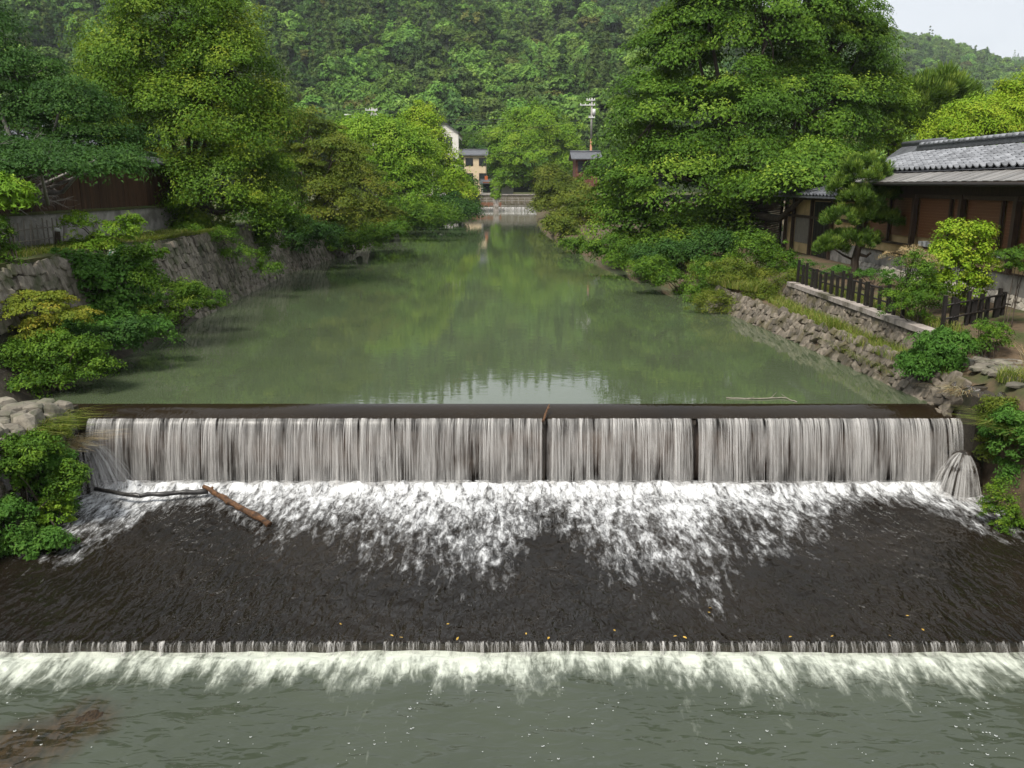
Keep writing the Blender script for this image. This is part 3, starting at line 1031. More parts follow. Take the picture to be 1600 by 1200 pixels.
def forest_nodes():
    ng = bpy.data.node_groups.new('forest', 'GeometryNodeTree')
    ng.interface.new_socket('Geometry', in_out='INPUT', socket_type='NodeSocketGeometry')
    ng.interface.new_socket('Geometry', in_out='OUTPUT', socket_type='NodeSocketGeometry')
    N, Lk = ng.nodes, ng.links
    gi, go = N.new('NodeGroupInput'), N.new('NodeGroupOutput')
    ci = N.new('GeometryNodeCollectionInfo')
    ci.inputs['Collection'].default_value = vcol
    ci.inputs['Separate Children'].default_value = True
    ci.inputs['Reset Children'].default_value = True
    ip = N.new('GeometryNodeInstanceOnPoints')
    ip.inputs['Pick Instance'].default_value = True
    def attr(nm, ty):
        a = N.new('GeometryNodeInputNamedAttribute')
        a.data_type = ty
        a.inputs['Name'].default_value = nm
        return a.outputs['Attribute']
    Lk.new(gi.outputs[0], ip.inputs['Points'])
    Lk.new(ci.outputs[0], ip.inputs['Instance'])
    Lk.new(attr('idx', 'INT'), ip.inputs['Instance Index'])
    cx = N.new('ShaderNodeCombineXYZ')
    Lk.new(attr('rot', 'FLOAT'), cx.inputs['Z'])
    er = N.new('FunctionNodeEulerToRotation')
    Lk.new(cx.outputs[0], er.inputs[0])
    Lk.new(er.outputs[0], ip.inputs['Rotation'])
    Lk.new(attr('scl', 'FLOAT_VECTOR'), ip.inputs['Scale'])
    Lk.new(ip.outputs[0], go.inputs[0])
    return ng
NG = forest_nodes()

def forest(name, label, tab, y0, y1, ya, yb, a0, a1, seed, amp, p, spacing, s0, s1):
    rng = np.random.default_rng(seed)
    P = []
    y = ya
    while y < yb:
        n = int((a1 - a0) * y / spacing)
        x = np.linspace(a0 * y, a1 * y, n) + rng.normal(size=n) * spacing * .35
        yy = y + rng.normal(size=n) * spacing * .35
        P.append(np.stack([x, yy], 1))
        y += spacing * .9
    P = np.concatenate(P)
    z = hill_h(P[:, 0], P[:, 1], tab, y0, y1, tab is A_MAIN and 11 or (tab is A_SEC and 12 or 13), amp, p)
    keep = z > 3.2
    P, z = P[keep], z[keep]
    n = len(P)
    me = bpy.data.meshes.new(name)
    me.vertices.add(n)
    me.vertices.foreach_set('co', np.column_stack([P, z - 1.2]).astype(np.float32).ravel())
    # stands of conifers and broadleaves form patches
    q = fbm(P[:, 0] / 45, P[:, 1] / 60, seed + 5)
    idx = np.where(q > (.555 if tab is A_MAIN else .72), rng.integers(8, 10, n), np.where(q < .40, rng.integers(5, 8, n), rng.integers(0, 5, n)))
    mixr = rng.random(n)
    idx = np.where(mixr < .22, rng.integers(0, 8, n), idx)
    idx = np.where(mixr > .975, 10, idx)
    a = me.attributes.new('idx', 'INT', 'POINT'); a.data.foreach_set('value', idx.astype(np.int32))
    a = me.attributes.new('rot', 'FLOAT', 'POINT'); a.data.foreach_set('value', (rng.random(n) * 6.28).astype(np.float32))
    s = (s0 + (s1 - s0) * rng.random(n) ** 1.5)
    sc = np.stack([s * rng.uniform(.85, 1.2, n), s * rng.uniform(.85, 1.2, n), s * rng.uniform(.8, 1.25, n)], 1)
    a = me.attributes.new('scl', 'FLOAT_VECTOR', 'POINT'); a.data.foreach_set('vector', sc.astype(np.float32).ravel())
    o = link(name, me)
    m = o.modifiers.new('forest', 'NODES')
    m.node_group = NG
    return tag(o, label, 'forest', kind='stuff')
forest('hill_forest', 'dense mixed green forest covering the hill above the river', A_MAIN, 225, 640, 226, 690, -.78, .62, 21, 55, .92, 6.7, .62, 1.38)
forest('ridge_forest', 'hazy green forest on the ridge behind the tiled house', A_SEC, 420, 1050, 470, 1100, .10, .72, 22, 60, 1.0, 9.5, .85, 1.5)
forest('distant_forest', 'pale blue green forest on the farthest hill', A_FAR, 900, 2300, 1300, 2380, .40, .70, 23, 60, 1.0, 17, 1.3, 2.0)

# ------------------------------------------------------------------ trees
# big tree over the left wall
lob = lobes_px([(275, 20, 95, 80), (225, 105, 95, 75), (345, 110, 85, 80), (290, 190, 130, 85), (405, 225, 58, 85), (250, 275, 70, 60), (345, 295, 105, 75), (165, 165, 62, 55, 2), (385, 335, 55, 38), (300, 350, 45, 35), (245, 330, 40, 30), (420, 300, 45, 60, 3)], 40.5, .85)
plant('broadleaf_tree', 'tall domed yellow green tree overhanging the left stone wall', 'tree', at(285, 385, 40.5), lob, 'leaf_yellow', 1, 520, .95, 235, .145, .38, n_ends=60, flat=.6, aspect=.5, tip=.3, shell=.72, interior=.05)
# dark tree at the left edge, in front of a roof
lob = lobes_px([(20, 120, 75, 45), (100, 160, 80, 35), (30, 200, 70, 32), (140, 215, 65, 26), (70, 240, 70, 20, -4), (150, 245, 50, 14, -4), (0, 235, 60, 22, -5), (-30, 60, 60, 60), (60, 256, 70, 13, -8), (150, 253, 55, 11, -7), (195, 246, 40, 14, -3), (10, 262, 50, 14, -8)], 31.5, .8)
plant('cherry_tree', 'dark green spreading tree above the brown board wall', 'tree', (-19.2, 32.5, 3.0), lob, 'leaf_dark', 2, 360, .8, 130, .13, .22, flat=.28, aspect=.4, bark='bark_grey', n_ends=80)
# brown-green maple right of the big tree
lob = lobes_px([(480, 215, 55, 40), (520, 250, 48, 45), (470, 290, 45, 55), (520, 320, 50, 45), (470, 350, 45, 35), (440, 240, 40, 60, 3)], 54, .8)
plant('maple_tree', 'olive brown maple drooping over the wall beside the tall domed tree', 'tree', at(470, 375, 56), lob, 'leaf_olive', 3, 300, .8, 110, .15, .25, flat=.25, aspect=.6)
lob = lobes_px([(560, 300, 50, 45), (575, 340, 45, 40), (530, 365, 40, 28), (600, 350, 25, 25)], 62, .7)
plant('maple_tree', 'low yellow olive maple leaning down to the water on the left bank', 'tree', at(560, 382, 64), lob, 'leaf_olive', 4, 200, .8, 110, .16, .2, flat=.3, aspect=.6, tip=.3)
lob = lobes_px([(590, 215, 52, 35), (630, 250, 50, 50), (580, 265, 45, 45), (640, 300, 45, 45), (660, 330, 30, 28), (610, 335, 35, 30)], 84, .85)
plant('broadleaf_tree', 'round bright green tree in the middle of the left bank', 'tree', at(610, 360, 88), lob, 'leaf_bright', 5, 320, 1.15, 100, .24, .3, aspect=.55)
lob = lobes_px([(560, 200, 25, 15), (540, 215, 30, 25)], 95, .9)
plant('broadleaf_tree', 'small pale green tree peeping over the left bank beside a street lamp', 'tree', at(550, 300, 95), lob, 'leaf_bright', 51, 60, 1.2, 60, .28, .2)
lob = lobes_px([(660, 195, 28, 28), (668, 225, 30, 36), (695, 272, 34, 30), (655, 240, 35, 35), (715, 300, 22, 22)], 108, .85)
plant('broadleaf_tree', 'tall lime yellow tree in front of the white gabled house', 'tree', at(680, 335, 112), lob, 'leaf_lime', 6, 240, 1.3, 90, .30, .3, aspect=.55)
lob = lobes_px([(725, 300, 22, 22), (735, 320, 16, 14), (710, 325, 20, 16), (705, 290, 25, 30)], 128, .9)
plant('broadleaf_tree', 'dark green tree touching the water at the far end of the left bank', 'tree', at(718, 338, 131), lob, 'leaf_dark', 7, 160, 1.2, 80, .32, .3)
lob = lobes_px([(690, 335, 28, 14), (650, 345, 28, 14), (610, 360, 30, 12)], 98, .6)
plant('waterside_shrub', 'low green shrubs trailing along the left waterline', 'shrub', at(655, 352, 98), lob, 'leaf_green', 8, 130, .9, 80, .25, .1, trunk=False)
# far crown in the middle
lob = lobes_px([(835, 195, 42, 30), (795, 225, 38, 32), (870, 220, 38, 32), (830, 240, 55, 35), (885, 255, 28, 28), (785, 260, 30, 28), (850, 275, 40, 22), (790, 285, 22, 14)], 190, .8)
plant('camphor_tree', 'large round golden green tree behind the far weir', 'tree', at(843, 312, 190), lob, 'leaf_bright', 9, 420, 1.75, 110, .42, .6, aspect=.55, tip=.2)
# right bank, mid distance
lob = lobes_px([(860, 285, 25, 25), (880, 305, 30, 25), (852, 315, 18, 20), (905, 300, 18, 16)], 118, .8)
plant('broadleaf_tree', 'olive green tree below the dark red lookout house', 'tree', at(872, 335, 121), lob, 'leaf_olive', 10, 220, 1.1, 90, .28, .25, aspect=.55)
lob = lobes_px([(905, 330, 38, 32), (880, 350, 32, 24), (945, 335, 25, 28), (915, 370, 30, 20)], 84, .7)
plant('maple_tree', 'olive maple leaning over the low kerb on the right bank', 'tree', at(915, 380, 87), lob, 'leaf_olive', 11, 240, .95, 100, .21, .22, flat=.3, aspect=.6)
# the great tree on the right
lob = lobes_px([(1195, 45, 140, 105), (1085, 95, 100, 85), (1298, 90, 84, 92, 2), (1350, 78, 45, 42, 3), (1020, 190, 75, 70, -2), (1140, 190, 110, 80, -3), (1260, 180, 100, 75, -2), (1345, 190, 65, 80, 2),
                 (985, 280, 55, 55, -2), (1070, 280, 95, 60, -4), (1180, 265, 85, 50, -5), (1270, 255, 65, 30, -3), (965, 345, 38, 45, -2), (1040, 360, 80, 45, -3), (1120, 350, 70, 50, -3), (1180, 330, 40, 30, -3), (990, 395, 40, 20, -3), (1285, 245, 55, 30, -8), (1230, 285, 40, 18, -7), (1100, 20, 70, 60, -1), (1070, 400, 55, 30, -4), (1255, 262, 65, 26, -11), (1190, 300, 50, 28, -9), (1310, 262, 35, 18, -11), (1245, 280, 60, 14, -13), (1290, 278, 35, 10, -14)], 55, .75)
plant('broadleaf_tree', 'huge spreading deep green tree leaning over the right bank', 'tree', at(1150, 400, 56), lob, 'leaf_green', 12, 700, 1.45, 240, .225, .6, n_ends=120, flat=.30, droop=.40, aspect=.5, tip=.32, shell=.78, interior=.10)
# behind the tiled house
lob = lobes_px([(1465, 150, 42, 28), (1430, 170, 35, 35), (1490, 165, 28, 25), (1450, 190, 40, 22)], 62, .9)
plant('pine_tree', 'dark olive pine with upright candles behind the tiled roof', 'tree', at(1455, 300, 62), lob, 'needle', 13, 300, .62, 90, .62, .3, needle=True, aspect=.16, flat=.9, droop=.05, tip=.35, stray=.35)
lob = lobes_px([(1530, 190, 55, 32), (1580, 180, 45, 40), (1480, 205, 35, 22), (1575, 145, 14, 18), (1620, 170, 40, 50)], 50, .8)
plant('broadleaf_tree', 'lime green tree rising behind the ridge of the tiled house', 'tree', at(1560, 330, 50), lob, 'leaf_lime', 14, 260, .8, 130, .17, .25, aspect=.4)
lob = lobes_px([(1395, 180, 25, 40), (1385, 225, 35, 22)], 58, .8)
plant('broadleaf_tree', 'slim bright green tree between the great tree and the pine', 'tree', at(1395, 320, 58), lob, 'leaf_bright', 15, 90, .8, 120, .18, .2)
# far background trees at the foot of the hill, beyond the houses
rngt = random.Random(8)
BG = [(470, 205, 26, 'leaf_dark', 'dark tree left of the power pole at the foot of the hill'), (530, 195, 20, 'leaf_green', 'green tree right below the power pole transformer'),
      (745, 250, 24, 'leaf_dark', 'dark tree between the white gabled house and the beige house'), (925, 250, 18, 'leaf_dark', 'dark tree behind the foot of the rusty utility pole'),
      (955, 235, 24, 'leaf_green', 'green tree half hidden behind the great right tree'), (735, 225, 18, 'leaf_green', 'green tree directly above the beige house')]
for i, (px, py, r, mt, lb) in enumerate(BG):
    Yb = 214 + i * 3
    lob = lobes_px([(px, py, r, r * .9), (px - r * .6, py + r * .5, r * .7, r * .6), (px + r * .6, py + r * .5, r * .7, r * .6), (px, py + r * 1.1, r * .9, r * .6)], Yb, .9)
    b = at(px, 300, Yb); b.z = 3.1
    plant('background_tree', lb, 'tree', b, lob, mt, 900 + i, 110, 1.7, 70, .5, .3, group='trees at the foot of the hill', n_ends=10)

# ------------------------------------------------------------------ stone walls
SL = stone_meshes(12, 'stone_left', 1, .82, .17)
SR = stone_meshes(12, 'stone_right', 2, .76, .18)
SP = stone_meshes(10, 'stone_pale', 3)
SW = stone_meshes(8, 'stone_wet', 4)
SCB = stone_meshes(8, 'cobble', 5, .78, .08)

def left_prof(y):
    x0 = lx(y)
    f = float(smooth(33, 27, y))
    return [(x0 + .25, -.25), (x0 - .15 - .1 * f, .12), (x0 - .27 - f, .35 + .75 * f), (x0 - .50 - .95 * f, 1.25 + .3 * f), (x0 - .95 - .8 * f, 2.98)]
def left_surf(u, v):
    y = 18.6 + u
    z = v - .1
    p = left_prof(y)
    x = float(np.interp(z, [q[1] for q in p], [q[0] for q in p]))
    n = Vector((.95, 0, .28)).normalized()
    return Vector((x, y, z)), Vector((0, 1, 0)), Vector((-n.z, 0, n.x)), n
lw = thing('stone_wall', 'tall battered wall of narrow weathered stones under the domed left tree', 'wall', (-13, 40, 0))
lay_stones(lw, 'stone', SL, left_surf, 56, 2.95, .27, .22, .26, 7, off=(-13, 40, 0), tilt=.16, fill=1.14,
           score=lambda s: abs(s[0] - 17), skip=lambda u, v: v < 1.65 * float(smooth(33, 27, 18.6 + u)))
mb = MB()
for i in range(14):
    y0 = 17.5 + i * .95
    mb.box((lx(y0) - 1.95, y0, 2.97), (.42, .93, .14), rz=.02 * math.sin(i * 3))
mb.build('coping', M['mossy'], lw)

def right_low(u, v):
    y = 18.3 + u
    x0 = float(rx(y))
    t = v / .8
    n = Vector((-.86, 0, .5)).normalized()
    return Vector((x0 - .12 + .44 * t, y, -.22 + .75 * t)), Vector((0, -1, 0)), Vector((n.z, 0, -n.x)), n
rl = thing('revetment', 'low sloping revetment of rough stones along the right waterline', 'wall', (9.6, 27, 0))
lay_stones(rl, 'stone', SR, right_low, 17.5, .9, .2, .23, .22, 8, off=(9.6, 27, 0), tilt=.4, fill=1.14)
def right_up(u, v):
    y = 20.6 + u
    p = right_profile(y)
    a, b = p[4], p[5]
    t = v / .62
    n = Vector((-.97, 0, .25)).normalized()
    return Vector((a[0] + (b[0] - a[0]) * t, y, a[2] + (b[2] - a[2]) * t)), Vector((0, -1, 0)), Vector((n.z, 0, -n.x)), n
ru = thing('garden_wall', 'upper rubble stone wall with concrete coping below the black picket fence', 'wall', (11, 27, .6))
lay_stones(ru, 'stone', SR, right_up, 12.6, .5, .18, .21, .2, 9, off=(11, 27, .6), tilt=.4, fill=1.14)
for i in range(6):
    y0 = 21.4 + i * 1.9
    mb = MB(); mb.box((11.0, y0 + .94, 1.255), (.36, 1.87, .15), rz=.006 * (i % 3 - 1)); mb.build('coping', M['coping'], ru)

# paved slope and abutment stones at the right end of the weir
def pave(u, v):
    return Vector((10.95 + u, 17.5 + v, .80 + .03 * math.sin(u * 3))), Vector((1, 0, 0)), Vector((0, 1, 0)), Vector((0, 0, 1))
pv = thing('stone_paving', 'pale flat stones paving the slope at the right end of the weir', 'paving', (12, 18.5, .7))
lay_stones(pv, 'stone', SP, pave, 3.4, 2.6, .26, .3, .14, 10, off=(12, 18.5, .7), tilt=.5, fill=.98)
def rab(u, v):
    n = Vector((-.8, -.55, .2)).normalized()
    eu = Vector((.55, -.8, 0)).normalized()
    return Vector((9.98, 18.75, -1.75)) + eu * u * .55 + Vector((.25 * v / 2.2 + .12 * u, -.3 * u, v)), eu, n.cross(eu), n
ra = thing('weir_abutment', 'dark wet stones stacked at the right end of the weir', 'abutment', (10.2, 18, -1.8))
mb = MB()
mb.box((10.62, 18.3, -.75), (.9, 1.5, 2.5)); mb.box((11.0, 18.9, -.3), (1.6, 1.2, 1.7))
mb.build('core', M['mortar'], ra)
lay_stones(ra, 'stone', SW, rab, 3.2, 2.25, .32, .4, .42, 11, off=(10.2, 18, -1.8), tilt=.3)

# boulder that splits the last jet of the weir, with water running over it
def boulder(name, label, c, s, mat, seed, group=None):
    bm = bmesh.new()
    bmesh.ops.create_icosphere(bm, subdivisions=4, radius=1)
    co = np.array([v.co for v in bm.verts])
    d = 1 + .55 * (fbm(co[:, 0] * 1.6 + seed, co[:, 1] * 1.6 + co[:, 2] * 1.3, seed) - .5) + .2 * (fbm(co[:, 0] * 5, co[:, 1] * 5 + co[:, 2] * 4, seed + 1) - .5)
    for v, k in zip(bm.verts, d):
        v.co = Vector((v.co.x * s[0] * k, v.co.y * s[1] * k, v.co.z * s[2] * k))
    me = bpy.data.meshes.new(name)
    bm.to_mesh(me); bm.free()
    me.polygons.foreach_set('use_smooth', np.full(len(me.polygons), True))
    me.materials.append(M[mat])
    return tag(link(name, me, None, c), label, 'boulder', group)
boulder('boulder', 'black wet boulder under the last jet at the right end of the weir', (10.0, 17.45, -1.35), (.42, .40, .62), 'stone_wet', 3)
boulder('boulder', 'black wet boulder below the left end of the weir', (-9.75, 17.7, -1.45), (.45, .45, .75), 'stone_wet', 5)
def drape(name, n, seed, c, s, a0, a1, run, wid):
    rng = np.random.default_rng(seed)
    V, F = [], []
    for _ in range(n):
        a = rng.uniform(a0, a1)
        w0 = wid * rng.uniform(.5, 1.5)
        k = rng.uniform(.75, 1.1)
        b = len(V)
        for i in range(9):
            t = i / 8
            r = (.12 + run * k * t ** .8)
            p = Vector((c[0] + math.cos(a) * r * s[0], c[1] + math.sin(a) * r * s[1], c[2] + .02 - s[2] * t ** 1.7 + .03 * rng.normal() * t))
            q = Vector((-math.sin(a), math.cos(a), 0)) * w0 * (.6 + .8 * t)
            nrm = Vector((math.cos(a), math.sin(a), .4)) * w0 * .5
            V += [p - q, p + nrm, p + q]
        for i in range(8):
            m_ = b + i * 3
            F += [(m_, m_ + 1, m_ + 4, m_ + 3), (m_ + 1, m_ + 2, m_ + 5, m_ + 4)]
    o = link(name, mesh_np(name, V, F, M['fall_strand'], True))
    o['kind'] = 'structure'
drape('cascade_water', 85, 41, (9.98, 17.5, -.74), (.55, .62, .95), R(170), R(290), 1.0, .012)
drape('cascade_water', 170, 42, (-9.72, 17.95, -.62), (.95, .75, 1.08), R(225), R(385), 1.0, .016)
fall_strands('side_jet_water', 9.95, 10.22, 26, 43, 18.2, -.15, -.95, .75, .035, M['fall_strand'])

# pier of big stones at the left end of the weir
lp = thing('stone_pier', 'pale stone pier capped with big boulders at the left end of the weir', 'pier', (-10.4, 17, -.2))
mb = MB()
mb.box((-10.75, 16.2, -.95), (1.55, 4.6, 2.1)); mb.build('core', M['mortar'], lp)
def ptop(u, v):
    return Vector((-11.5 + u, 14.2 + v, .10 + .05 * math.sin(v * 4 + u) + .05 * v / 4)), Vector((1, 0, 0)), Vector((0, 1, 0)), Vector((0, 0, 1))
lay_stones(lp, 'stone', SP, ptop, 1.5, 4.1, .28, .33, .3, 12, off=(-10.4, 17, -.2), tilt=.5, fill=1.03)
def pside(u, v):
    n = Vector((.95, 0, .3)).normalized()
    return Vector((-9.95 - .12 * v, 18.2 - u, -.85 + v)), Vector((0, -1, 0)), Vector((-n.z, 0, n.x)), n
lay_stones(lp, 'stone', SP, pside, 4.0, .95, .3, .36, .3, 13, off=(-10.4, 17, -.2), tilt=.3)
def pside2(u, v):
    n = Vector((.98, 0, .2)).normalized()
    return Vector((-9.72 - .12 * v, 18.1 - u, -1.8 + v)), Vector((0, -1, 0)), Vector((-n.z, 0, n.x)), n
lay_stones(lp, 'wet_stone', SW, pside2, 5.0, 1.0, .3, .36, .3, 14, off=(-10.4, 17, -.2), tilt=.3)

# ------------------------------------------------------------------ board wall and garden on the left terrace
bw = thing('board_wall', 'dark brown vertical board wall on a concrete footing behind the left terrace', 'wall', (-16, 33, 3))
mb = MB(); mb.box((-16.05, 27.5, 3.52), (.22, 35, 1.06)); mb.build('footing', M['concrete'], bw)
mb = MB(); mb.box((-15.98, 27.5, 4.10), (.26, 35, .10)); mb.build('sill_rail', M['mossy'], bw)
bme = MB(); bme.box((0, 0, 0), (.03, .172, 1.72)); bme = mesh_np('board', bme.v, bme.f, M['wood_brown'])
rr = random.Random(3)
for i in range(193):
    o = link('board', bme, bw, (0.0 + rr.uniform(-.012, .012), -22.9 + i * .18, 2.01))
mb = MB(); mb.box((-16.08, 27.5, 5.02), (.06, 35, 1.8)); mb.build('backing', M['wood_black'], bw)
mb = MB()
for sg in (1, -1):
    mb.add([(-16.05, 10, 6.30), (-16.05, 45, 6.30), (-16.05 + sg * .62, 45, 5.98), (-16.05 + sg * .62, 10, 5.98), (-16.05, 10, 6.22), (-16.05, 45, 6.22), (-16.05 + sg * .62, 45, 5.90), (-16.05 + sg * .62, 10, 5.90)],
           [(0, 1, 2, 3), (7, 6, 5, 4), (3, 2, 6, 7), (0, 3, 7, 4), (1, 5, 6, 2)])
mb.build('roof', M['tile_dark'], bw)
mb = MB(); mb.tube([(-16.05, 10, 6.36), (-16.05, 45, 6.36)], .09, 8); mb.build('ridge', M['tile_dark'], bw, True)

bf = thing('bamboo_fence', 'leaning grey bamboo stake fence on the left terrace', 'fence', (-15.2, 26.5, 3))
rr = random.Random(6)
for i in range(15):
    y = 24.6 + i * .28
    mb = MB(); ln = rr.uniform(-.25, .1)
    mb.tube([(-15.2, y, 3.0), (-15.15 + rr.uniform(-.05, .05), y + ln, 3.85 + rr.uniform(-.12, .15))], .022, 6)
    mb.build('stake', M['wood_grey'], bf)
for z in (3.3, 3.65):
    mb = MB(); mb.tube([(-15.17, 24.4, z), (-15.17, 28.8, z + .03)], .02, 6); mb.build('rail', M['wood_grey'], bf)
p = on_z(91, 385, 3.05)
st = thing('stump_post', 'short weathered post with a pale top on the left terrace edge', 'post', p)
mb = MB(); mb.tube([p + Vector((0, 0, -.1)), p + Vector((.02, 0, .25)), p + Vector((.03, 0, .5))], [.11, .10, .085], 8); mb.build('shaft', M['bark'], st)
mb = MB(); mb.tube([p + Vector((.03, 0, .5)), p + Vector((.04, 0, .56)), p + Vector((.05, 0, .60))], [.10, .095, .04], 8); mb.build('cap', M['white_paper'], st, True)
p = at(180, 400, 27.5)
bg = thing('bucket', 'pale tipped bucket with a teal band lodged in the left bank shrubs', 'bucket', p)
ax = Vector((.75, -.55, -.35)).normalized()
mb = MB(); mb.tube([p - ax * .22, p, p + ax * .22], [.17, .19, .21], 12); mb.build('body', M['white_paper'], bg, True)
mb = MB(); mb.tube([p - ax * .10, p - ax * .02], [.183, .192], 12, cap=False); mb.build('band', M['teal'], bg, True)

# bare grey twigs reaching in from the left edge
bt = thing('bare_tree', 'leafless grey twiggy tree in front of the left board wall', 'tree', (-16.9, 26.5, 3))
rng = np.random.default_rng(77)
mb = MB()
def twig(p, d, L, r, depth):
    q = p + d * L * .5 + Vector(rng.normal(size=3) * .04 * L)
    e = p + d * L + Vector(rng.normal(size=3) * .07 * L)
    mb.tube([p, q, e], [r, r * .8, r * .55], 5, cap=False)
    if depth == 0: return
    for k in range(3):
        t = rng.uniform(.35, 1.0)
        s = p.lerp(e, t)
        nd = (d + Vector(rng.normal(size=3) * .42)).normalized()
        twig(s, nd, L * rng.uniform(.55, .8), r * .55, depth - 1)
root = Vector((-16.9, 26.5, 2.9))
mb.tube([root, root + Vector((.1, 0, 1.0)), root + Vector((.3, 0, 1.7))], [.10, .085, .07], 7)
for d in ((.8, .35, .28), (.7, .1, .4), (.85, .5, .1), (.6, -.1, .5), (.75, .3, -.05), (.5, .7, .3)):
    twig(root + Vector((.25, 0, 1.6)), Vector(d).normalized(), 1.35, .036, 4)
mb.build('twigs', M['bark_grey'], bt)

# roof of a house behind the dark tree
def simple_house(name, label, x0, x1, y0, y1, z0, eave, ridge, wall, roof, axis='y', over=.5, windows=(), cat='house', group=None):
    t = thing(name, label, cat, ((x0 + x1) / 2, (y0 + y1) / 2, z0), group)
    mb = MB()
    cx, cy = (x0 + x1) / 2, (y0 + y1) / 2
    mb.box((cx, cy, (z0 + eave) / 2), (x1 - x0, y1 - y0, eave - z0))
    if axis == 'y':
        for y in (y0, y1):
            mb.add([(x0, y, eave), (x1, y, eave), (cx, y, ridge)], [(0, 1, 2)])
    else:
        for x in (x0, x1):
            mb.add([(x, y0, eave), (x, y1, eave), (x, cy, ridge)], [(0, 1, 2)])
    mb.build('wall', M[wall], t)
    mb = MB()
    th = .12
    if axis == 'y':
        sl = (ridge - eave) / (cx - x0)
        for sg, xe in ((-1, x0 - over), (1, x1 + over)):
            ze = eave - over * sl
            v = [(cx, y0 - over, ridge), (cx, y1 + over, ridge), (xe, y1 + over, ze), (xe, y0 - over, ze)]
            v2 = [(a, b, c + th) for a, b, c in v]
            mb.add(v + v2, [(0, 1, 2, 3), (7, 6, 5, 4), (0, 3, 7, 4), (1, 5, 6, 2), (2, 6, 7, 3)])
    else:
        sl = (ridge - eave) / (cy - y0)
        for sg, ye in ((-1, y0 - over), (1, y1 + over)):
            ze = eave - over * sl
            v = [(x0 - over, cy, ridge), (x1 + over, cy, ridge), (x1 + over, ye, ze), (x0 - over, ye, ze)]
            v2 = [(a, b, c + th) for a, b, c in v]
            mb.add(v + v2, [(0, 1, 2, 3), (7, 6, 5, 4), (0, 3, 7, 4), (1, 5, 6, 2), (2, 6, 7, 3)])
    r = mb.build('roof', M[roof], t)
    mb = MB()
    if axis == 'y': mb.tube([(cx, y0 - over, ridge + .2), (cx, y1 + over, ridge + .2)], .14, 8)
    else: mb.tube([(x0 - over, cy, ridge + .2), (x1 + over, cy, ridge + .2)], .14, 8)
    mb.build('ridge', M[roof], r, True)
    for (side, a0, a1, za, zb) in windows:
        f, g = MB(), MB()
        if side == 's':
            f.box(((a0 + a1) / 2, y0 - .04, (za + zb) / 2), (a1 - a0 + .2, .10, zb - za + .2)); g.box(((a0 + a1) / 2, y0 - .08, (za + zb) / 2), (a1 - a0, .08, zb - za))
        else:
            xx, sg = (x1, 1) if side == 'e' else (x0, -1)
            f.box((xx + sg * .04, (a0 + a1) / 2, (za + zb) / 2), (.10, a1 - a0 + .2, zb - za + .2)); g.box((xx + sg * .08, (a0 + a1) / 2, (za + zb) / 2), (.08, a1 - a0, zb - za))
        fo = f.build('window', M['wood_dark'], t)
        g.build('pane', M['glass_dark'], fo)
    return t
simple_house('house', 'grey roofed house hidden behind the dark left tree', -30, -21.5, 36, 47, 3, 6.6, 8.6, 'plaster', 'roof_grey', 'y', .8)

# ------------------------------------------------------------------ the tiled house on the right
HX = 15.0
hs = thing('tiled_house', 'long low house with grey tiled roof and brown reed blinds on the right bank', 'house', (HX, 29, 1.5))
off = Vector((HX, 29, 1.5))
mb = MB(); mb.box((HX + .10, 27.6, 1.98), (.2, 17.2, .84)); mb.build('plinth', M['concrete'], hs)
mb = MB(); mb.box((HX + .10, 27.6, 2.61), (.14, 17.2, .34)); mb.build('plaster_band', M['plaster'], hs)
for z, h in ((2.42, .045), (2.81, .07), (4.62, .14)):
    mb = MB(); mb.box((HX + .02, 27.6, z), (.16, 17.2, h)); mb.build('beam', M['wood_dark'], hs)
mb = MB(); mb.box((HX + .30, 27.6, 3.7), (.05, 17.1, 1.8)); mb.build('window_back', M['glass_dark'], hs)
mb = MB(); mb.box((HX + .10, 27.6, 4.92), (.12, 17.2, .5)); mb.build('upper_wall', M['wood_dark'], hs)
posts = [35.9, 31.6, 28.3, 25.2, 22.0, 19.2]
for y in posts:
    mb = MB(); mb.box((HX - .03, y, 3.55), (.17, .17, 2.30)); mb.build('post', M['wood_dark'], hs)
for y in (33.8, 29.15, 26.05, 23.4, 20.5):
    mb = MB(); mb.box((HX + .04, y, 3.69), (.09, .08, 1.76)); mb.build('mullion', M['wood_dark'], hs)
edges = [35.8, 33.8, 31.6, 29.15, 28.3, 26.05, 25.2, 23.4, 22.0, 20.5, 19.2]
for i in range(len(edges) - 1):
    a, b = edges[i], edges[i + 1]
    drop = [.0, .25, .28, .05, .22, .06, .26, .1, .2, .1][i]
    mb = MB()
    z0 = 2.86 + drop
    n = 14
    for k in range(n):
        zz = z0 + (4.55 - z0) * (k + .5) / n
        mb.box((HX + .13 + .006 * (k % 2), (a + b) / 2, zz), (.02, a - b - .16, (4.55 - z0) / n * .97))
    mb.build('blind', M['blind'], hs)
# side and back of the house, behind the front
mb = MB(); mb.box((HX + 2.8, 27.6, 3.35), (5.1, 17.0, 3.5)); mb.build('wall', M['plaster'], hs)
